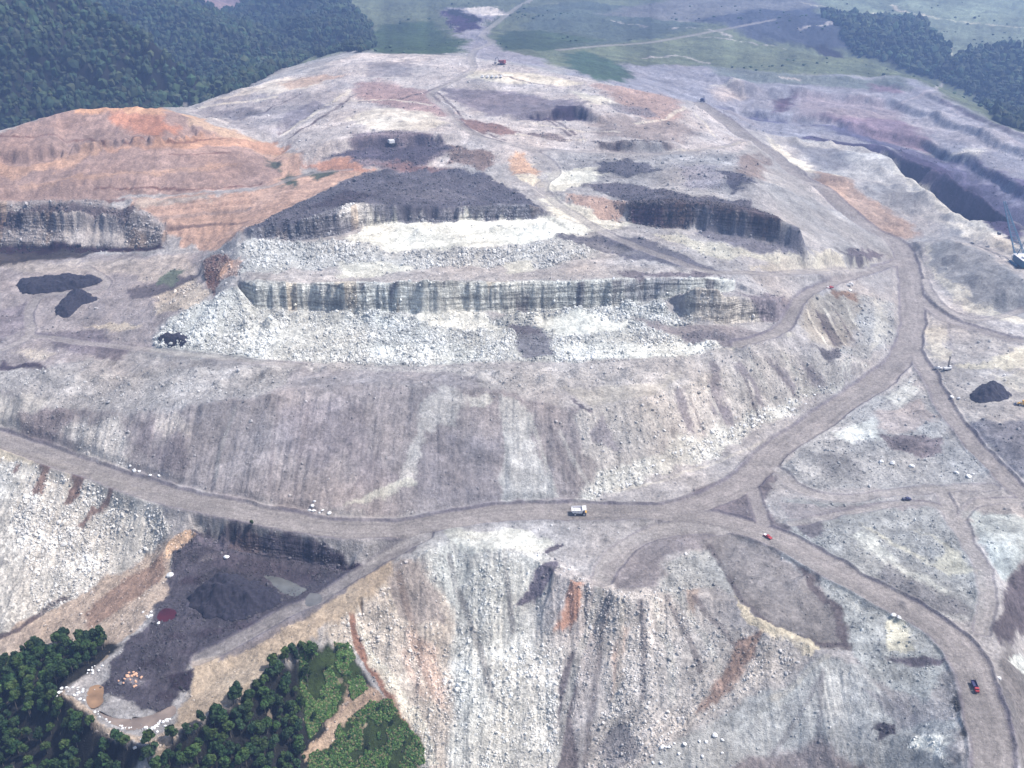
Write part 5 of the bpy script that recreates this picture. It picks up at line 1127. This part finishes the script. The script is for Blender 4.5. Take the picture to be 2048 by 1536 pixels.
# far woods: every crown its own lump, one object
fm = (CLS == 4) & (RR < 5200) & (np.abs(TH) < R(31))
prob = (fm * area * (1 + SL ** 2) ** .5 / np.clip(RR / 2000, .8, 3)).ravel(); prob /= prob.sum()
NF = 50000
pick = rng.choice(len(prob), NF, p=prob); ti, ri = np.unravel_index(pick, X.shape)
dr = np.gradient(rr)
tt = th[ti] + (rng.random(NF) - .5) * (th[1] - th[0]); r2 = rr[ri] + (rng.random(NF) - .5) * dr[ri]
fx, fy = np.sin(tt) * r2, np.cos(tt) * r2; fz = zat(fx, fy); fs = np.clip(rng.lognormal(1.62, .30, NF), 3, 10) * np.clip(r2 / 2200, 1, 2)
fcx = (1 + .8 * fbm(fx, fy, 120, 4, 210))[:, None] * np.array([.020, .035, .018]) * rng.uniform(.55, 1.5, (NF, 1)) * np.stack([rng.uniform(.8, 1.5, NF), np.ones(NF), rng.uniform(.8, 1.2, NF)], -1)
for k, (nm, lb, sel) in enumerate((('forest', 'dark green forest covering the hazy hills at the upper left', fx < 200), ('forest', 'hazy blue green forest in the valley at the upper right', fx >= 200))):
    o = blobs(nm, fx[sel], fy[sel], (fz + fs * .9)[sel], fs[sel], fcx[sel], M_FOREST, jit=.36, squash=(.8, .8, 1.0), rot=False); setp(o, lb, 'forest', None, 'stuff')
gm_ = ((CLS == 2) & (RR < 5200) & (np.abs(TH) < R(30)) & (fbm(X, Y, 300, 3, 230) > .1)); pr = (gm_ * area / np.clip(RR / 2000, .8, 3)).ravel(); pr /= pr.sum(); pk = rng.choice(len(pr), 600, p=pr); ti, ri = np.unravel_index(pk, X.shape); tt = th[ti] + (rng.random(600) - .5) * (th[1] - th[0]); r2 = rr[ri] + (rng.random(600) - .5) * dr[ri]; gx_, gy_ = np.sin(tt) * r2, np.cos(tt) * r2; gs_ = rng.uniform(1.5, 4.5, 600)
o = blobs('scrub', gx_, gy_, zat(gx_, gy_) + gs_ * .5, gs_, np.array([.035, .06, .03]) * rng.uniform(.6, 1.4, (600, 1)), M_FOREST, jit=.22, rot=False); setp(o, 'dark bushes dotted over the far hazy grassland', 'scrub', None, 'stuff')
print('far trees', round(time.time() - T0, 1))

# ------------------------------------------------------------------ machines
class MB:
    def __init__(s): s.bm = bmesh.new()
    def box(s, c, d, rz=0, ry=0, rx=0, taper=None, bev=.04):
        m = Matrix.Translation(c) @ Matrix.Rotation(rz, 4, 'Z') @ Matrix.Rotation(ry, 4, 'Y') @ Matrix.Rotation(rx, 4, 'X') @ Matrix.Diagonal((*d, 1))
        r_ = bmesh.ops.create_cube(s.bm, size=1, matrix=m); vs_ = r_['verts']
        if taper:
            mid = Vector(c)
            for v in vs_:
                if v.co.z > mid.z: v.co.x = mid.x + (v.co.x - mid.x) * taper[0]; v.co.y = mid.y + (v.co.y - mid.y) * taper[1]
        es = list({e_ for v in vs_ for e_ in v.link_edges})
        if bev: bmesh.ops.bevel(s.bm, geom=es, offset=min(bev, min(d) * .2), segments=1, affect='EDGES')
        return s
    def cyl(s, p, q, r0, r1=None, seg=14):
        p, q = Vector(p), Vector(q); d = q - p; m = Matrix.Translation((p + q) / 2) @ d.to_track_quat('Z', 'Y').to_matrix().to_4x4()
        bmesh.ops.create_cone(s.bm, cap_ends=True, segments=seg, radius1=r0, radius2=r0 if r1 is None else r1, depth=d.length, matrix=m); return s
    def prism(s, prof, y0, y1):        # profile in x,z extruded along y
        a_ = [s.bm.verts.new((x, y0, z)) for x, z in prof]; b_ = [s.bm.verts.new((x, y1, z)) for x, z in prof]; n = len(prof)
        s.bm.faces.new(a_); s.bm.faces.new(b_[::-1])
        for i in range(n): s.bm.faces.new((a_[i], b_[i], b_[(i + 1) % n], a_[(i + 1) % n]))
        return s
    def put(s, name, mtl, parent):
        bmesh.ops.recalc_face_normals(s.bm, faces=s.bm.faces); me = bpy.data.meshes.new(name); s.bm.to_mesh(me); s.bm.free(); me.materials.append(mtl)
        o = bpy.data.objects.new(name, me); COL.objects.link(o); o.parent = parent; return o
def root(name, px, py, heading, label, cat, group=None, xyz=None, sc=1):
    x, y, z = xyz or spot(px, py); o = bpy.data.objects.new(name, None); COL.objects.link(o); o.location = (x, y, z + .05); o.rotation_euler = (0, 0, heading); o.scale = (sc, sc, sc)
    return setp(o, label, cat, group)
def heading_to(px0, py0, px1, py1):
    a_, b_ = spot(px0, py0), spot(px1, py1); return math.atan2(b_[1] - a_[1], b_[0] - a_[0])
def wheels(t, pts, r, wd):
    for x, y in pts:
        s_ = 1 if y > 0 else -1
        wv = MB().cyl((x, y - wd / 2, r), (x, y + wd / 2, r), r, seg=20).put('wheel', M_DARK, t)
        MB().cyl((x, y + s_ * wd * .3, r), (x, y + s_ * (wd * .55), r), r * .5, seg=14).put('rim', M_GREY, wv)
def haul_truck(px, py, h, label):
    t = root('haul_truck', px, py, h, label, 'haul truck', sc=.93)
    MB().box((0, 0, 2.0), (10.5, 3.0, .9)).box((4.6, 0, 2.3), (1.6, 5.4, 1.6)).cyl((-3, -3.2, 1.6), (-3, 3.2, 1.6), .5).put('chassis', M_STEEL, t)
    # dump bed: floor, sides, front wall and canopy over the cab
    b_ = MB(); b_.prism([(-6.2, 4.5), (-5.2, 2.9), (2.0, 2.6), (3.0, 5.4), (2.7, 5.5), (1.8, 3.0), (-5.1, 3.25), (-6.0, 4.7)], -3.3, 3.3)
    for s_ in (-1, 1): b_.prism([(-6.2, 4.5), (-5.2, 2.9), (2.0, 2.6), (3.1, 5.4), (-5.6, 5.2)], s_ * 3.3, s_ * 3.55)
    b_.put('dump_bed', M_WHITE, t)
    MB().box((-1.4, 0, 3.55), (6.0, 6.2, .9), taper=(.75, .6), bev=.3).put('load', flat_mat('dust_load', (.62, .58, .60), .9, 0, .2, 1, .5), t)
    MB().prism([(2.6, 5.35), (5.6, 5.75), (5.6, 5.95), (2.5, 5.65)], -3.3, 3.3).put('canopy', M_WHITE, t)
    cb = MB().box((4.4, 1.4, 4.2), (1.9, 2.3, 2.0), taper=(.9, .95)).put('cab', M_WHITE, t)
    MB().box((5.36, 1.4, 4.45), (.08, 1.8, 1.0)).put('windscreen', M_GLASS, cb)
    MB().box((5.3, 0, 3.1), (1.0, 6.0, .25)).box((5.55, 0, 2.2), (.5, 3.2, 1.6)).put('hood_deck', M_YEL, t)
    for s_ in (-1, 1): MB().box((5.85, s_ * 2.0, 2.4), (.1, .5, .3)).put('headlight', M_WHITE, t)
    wheels(t, [(3.9, 2.9), (3.9, -2.9), (-3.2, 3.1), (-3.2, -3.1), (-3.2, 1.9), (-3.2, -1.9)], 1.55, 1.1); return t
def bed_truck(px, py, h, label, cabm, bedm, sc=1.0, box=False):
    t = root('flatbed_truck', px, py, h, label, 'truck', sc=sc)
    MB().box((0, 0, 1.0), (7.6, 1.2, .4)).put('chassis', M_STEEL, t)
    c = MB().box((3.2, 0, 2.0), (1.9, 2.6, 2.0), taper=(.82, .92), bev=.15).box((4.4, 0, 1.6), (1.4, 2.3, 1.1), bev=.2).put('cab', cabm, t)
    MB().box((4.12, 0, 2.35), (.1, 2.1, .75), ry=.2).put('windscreen', M_GLASS, c)
    b_ = MB().box((-1.2, 0, 1.35), (6.0, 2.7, .3))
    for s_ in (-1, 1): b_.box((-1.2, s_ * 1.3, 2.0), (6.0, .12, 1.1))
    b_.box((1.75, 0, 2.2), (.12, 2.7, 1.5)).box((-4.15, 0, 1.9), (.12, 2.7, .9)); b_.put('bed', bedm, t)
    wheels(t, [(3.7, 1.15), (3.7, -1.15), (-1.7, 1.15), (-1.7, -1.15), (-3.0, 1.15), (-3.0, -1.15)], .55, .5); return t
def pickup(px, py, h, label, bodym, bedm=None, sc=1.0, group=None):
    t = root('pickup_truck', px, py, h, label, 'pickup', group, sc=sc)
    MB().prism([(-2.7, .5), (-2.7, 1.15), (-.7, 1.15), (-.7, 1.2), (1.2, 1.2), (2.6, 1.05), (2.75, .8), (2.75, .5)], -.95, .95).put('body', bodym, t)
    c = MB().box((.2, 0, 1.5), (2.0, 1.75, .75), taper=(.72, .85), bev=.1).put('cab', bodym, t)
    MB().box((1.08, 0, 1.5), (.06, 1.45, .5), ry=.6).box((-.68, 0, 1.5), (.06, 1.4, .45), ry=-.5).put('window', M_GLASS, c)
    MB().box((-1.75, 0, 1.22), (1.8, 1.6, .16)).put('bed', bedm or M_STEEL, t)
    wheels(t, [(1.75, .85), (1.75, -.85), (-1.7, .85), (-1.7, -.85)], .42, .3); return t
def tracks(t, L_, g_, r_):
    for s_ in (-1, 1):
        m_ = MB(); m_.box((0, s_ * g_, r_), (L_ - 2 * r_, r_ * 1.1, 2 * r_)); m_.cyl((L_ / 2 - r_, s_ * (g_ - r_ * .55), r_), (L_ / 2 - r_, s_ * (g_ + r_ * .55), r_), r_); m_.cyl((-L_ / 2 + r_, s_ * (g_ - r_ * .55), r_), (-L_ / 2 + r_, s_ * (g_ + r_ * .55), r_), r_)
        m_.put('crawler_track', M_DARK, t)
def shovel(px, py, h, label, housem, sc=1.0, name='excavator'):
    t = root(name, px, py, h, label, 'excavator', sc=sc); tracks(t, 7, 2.1, .9)
    hs = MB().box((-1.6, 0, 3.4), (5.6, 4.4, 3.0), bev=.15).box((-3.2, 0, 5.1), (2.2, 3.4, .6)).put('machine_house', housem, t)
    c = MB().box((1.9, 1.4, 3.9), (1.5, 1.5, 2.2), taper=(.9, .95)).put('cab', housem, t); MB().box((2.68, 1.4, 4.2), (.06, 1.2, 1.1)).put('window', M_GLASS, c)
    MB().cyl((1.2, 0, 3), (5.2, 0, 7.4), .55, .35, 8).cyl((5.2, 0, 7.4), (7.6, 0, 5.8), .4, .3, 8).put('boom', M_STEEL, t)
    MB().cyl((7.5, 0, 6.0), (8.1, 0, 2.2), .3, .25, 8).put('arm', M_STEEL, t)
    MB().box((7.6, 0, 1.4), (1.7, 2.0, 1.7), taper=(1.1, 1.0), bev=.2).put('bucket', M_STEEL, t); return t
haul_truck(1158, 1028, heading_to(1120, 1024, 1200, 1024), 'huge white haul truck driving on the main haul road in the middle of the picture')
bed_truck(1949, 1376, heading_to(1940, 1350, 1960, 1400), 'red cabbed truck with a dark bed driving down the haul road at lower right', M_RED, M_NAVY, 1.0)
pickup(1535, 1076, heading_to(1520, 1066, 1548, 1082), 'small red pickup with a white bed at the main road junction', M_RED, M_WHITE, 1.25)
pickup(1813, 1000, heading_to(1790, 1000, 1830, 1000), 'dark pickup on the narrow track below the three white boulders', M_NAVY, None, 1.2)
pickup(1660, 577, .3, 'small red truck with a pale bed parked on the bench above the gullied bank', M_RED, M_WHITE, 1.3)
bed_truck(1697, 573, .25, 'white flatbed truck parked on the bench above the gullied bank', M_WHITE, M_WHITE, 1.0)
pickup(1876, 738, -.2, 'white pickup parked left of the drill rig with the upright mast', M_WHITE, None, 1.35)
# drill rig
t = root('drill_rig', 1894, 740, .2, 'white drill rig with a dark upright mast on the right flats', 'drill rig'); tracks(t, 6, 1.6, .6)
MB().box((0, 0, 2.0), (7.5, 3.0, 1.5), bev=.1).put('deck', M_WHITE, t); c = MB().box((2.6, 0, 3.4), (1.8, 2.0, 1.6), taper=(.9, .9)).put('cab', M_WHITE, t); MB().box((3.45, 0, 3.6), (.08, 1.5, .8)).put('window', M_GLASS, c)
m_ = MB()
for a_, b_ in ((-.4, -.4), (.4, -.4), (-.4, .4), (.4, .4)): m_.cyl((.6 + a_, b_, 2), (.6 + a_, b_, 13), .16, seg=6)
for k in range(10): m_.cyl((.2, -.4, 2.5 + k), (1.0, .4, 3.5 + k), .07, seg=5); m_.cyl((.2, .4, 2.5 + k), (1.0, -.4, 3.5 + k), .07, seg=5)
m_.box((.6, 0, 13.1), (1.4, 1.4, .4)); m_.put('mast', M_DARK, t)
shovel(786, 292, .5, 'white mining shovel with a dark boom on the black bench below the pale dome', M_WHITE, 1.25)
shovel(1003, 130, 2.6, 'reddish excavator at the far edge of the upper plateau', flat_mat('rust_red_paint', (.22, .06, .06), .6), 1.5)
shovel(1405, 205, 1.2, 'dark excavator silhouetted where the haul road leaves the plateau', M_NAVY, 1.4)
# loader by the coal pile
t = root('wheel_loader', 2044, 812, 2.8, 'yellow wheel loader at the right edge beside the coal pile', 'loader', sc=1.25)
MB().box((-1.8, 0, 2.0), (3.6, 2.4, 1.5), bev=.2).box((1.4, 0, 1.6), (2.2, 1.6, 1.0), bev=.1).put('body', M_YEL, t); c = MB().box((-.2, 0, 3.4), (1.6, 1.8, 1.6), taper=(.85, .85)).put('cab', M_YEL, t); MB().box((.62, 0, 3.5), (.06, 1.4, .9)).put('window', M_GLASS, c)
for s_ in (-1, 1): MB().cyl((1.4, s_ * .8, 2.2), (4.0, s_ * .8, 1.0), .2, seg=8).put('lift_arm', M_YEL, t)
MB().prism([(3.8, .3), (5.2, .3), (5.3, .5), (4.3, .6), (4.2, 1.8), (3.8, 1.6)], -1.7, 1.7).put('bucket', M_STEEL, t); wheels(t, [(1.7, 1.3), (1.7, -1.3), (-2.0, 1.3), (-2.0, -1.3)], 1.0, .7)
for k, px in enumerate((965, 975, 984, 993, 1002)):
    pickup(px, 155 + (k % 2), 1.4, 'pale parked pickup in the row of five on the far plateau', M_WHITE, M_WHITE, 1.7, 'pale pickups parked in a row on the far plateau')
# dragline
gx, gy, gz = spot(2046, 530)
t = root('dragline', 0, 0, R(90), 'blue and white dragline with a tall lattice boom at the right edge', 'dragline', xyz=(gx, gy, gz))
MB().cyl((0, 0, 0), (0, 0, 2.2), 9, seg=32).put('base_tub', M_STEEL, t)
for s_ in (-1, 1): MB().box((0, s_ * 11, 1.4), (17, 2.6, 2.8), bev=.4).put('walking_shoe', M_TEAL, t)
hs = MB().box((-4, 0, 6.0), (24, 18, 7.4), bev=.2).put('machine_house', M_TEAL, t)
MB().box((-4, 0, 9.9), (24.6, 18.6, .5), bev=.1).box((-8, 4, 10.9), (7, 4, 1.6)).box((-2, -4, 10.9), (7, 4, 1.6)).box((-10, -4, 10.7), (4, 3, 1.2)).put('roof', M_WHITE, hs)
MB().box((9.6, 7.5, 6.4), (3.4, 3, 3.2), taper=(.9, .9)).put('cab', M_WHITE, t)
m_ = MB(); tip = Vector((72, 0, 50)); 
for s_ in (-1, 1):
    for zz in (0, 3.2): m_.cyl((8, s_ * 5.5, 3 + zz), tip + Vector((0, s_ * 1.0, zz * .2)), .42, .32, 8)
for k in range(14):
    u0, u1 = k / 14, (k + 1) / 14
    def bp(u, s_, zz): return Vector((8, s_ * 5.5, 3 + zz)).lerp(tip + Vector((0, s_ * 1.0, zz * .2)), u)
    for zz in (0, 3.2): m_.cyl(bp(u0, -1, zz), bp(u1, 1, zz), .17, seg=5); m_.cyl(bp(u0, -1, zz), bp(u0, 1, zz), .2, seg=5)
    for s_ in (-1, 1): m_.cyl(bp(u0, s_, 0), bp(u1, s_, 3.2), .15, seg=5)
m_.put('boom', M_TEAL, t)
m_ = MB(); 
for s_ in (-1, 1): m_.cyl((6, s_ * 6, 9), (4, s_ * .6, 30), .5, .35, 8); m_.cyl((-12, s_ * 6, 9.5), (4, s_ * .6, 30), .4, .3, 8)
m_.cyl((4, -1, 30), (4, 1, 30), .6).put('a_frame', M_TEAL, t)
m_ = MB()
for s_ in (-1, 1): m_.cyl((4, s_ * .6, 30), tip + Vector((0, s_ * .8, 0)), .12, seg=5)
m_.cyl(tip, tip + Vector((-4, 0, -34)), .12, seg=5).put('cable', M_STEEL, t)
MB().box(tip + Vector((-4, 0, -36)), (4, 3.4, 3), taper=(1.1, 1), bev=.3).put('bucket', M_STEEL, t)

# ------------------------------------------------------------------ haze
bm = bmesh.new(); bmesh.ops.create_cube(bm, size=1, matrix=Matrix.Translation((0, 5600, 130)) @ Matrix.Diagonal((22000, 12400, 620, 1)))
me = bpy.data.meshes.new('haze'); bm.to_mesh(me); bm.free(); hz = bpy.data.objects.new('haze', me); COL.objects.link(hz)
zmin = float(Z.min()) - 1; zmax = max(float(Z.max()) + 20, CAMH + 6); hz.scale = (1, 1, (zmax - zmin) / 620); hz.location = (0, 0, (zmax + zmin) / 2 - 130 * (zmax - zmin) / 620)
setp(hz, 'thin bluish summer haze over the whole mine', 'haze', None, 'stuff')
hm = bpy.data.materials.new('haze'); hm.use_nodes = True; t = hm.node_tree
for n in list(t.nodes): t.nodes.remove(n)
out = t.nodes.new('ShaderNodeOutputMaterial'); pv = t.nodes.new('ShaderNodeVolumePrincipled'); pv.inputs['Color'].default_value = (.30, .45, .80, 1); pv.inputs['Density'].default_value = SIG; pv.inputs['Anisotropy'].default_value = .3
t.links.new(pv.outputs[0], out.inputs['Volume']); me.materials.append(hm)
scene.cycles.volume_bounces = 1
print('done', round(time.time() - T0, 1))
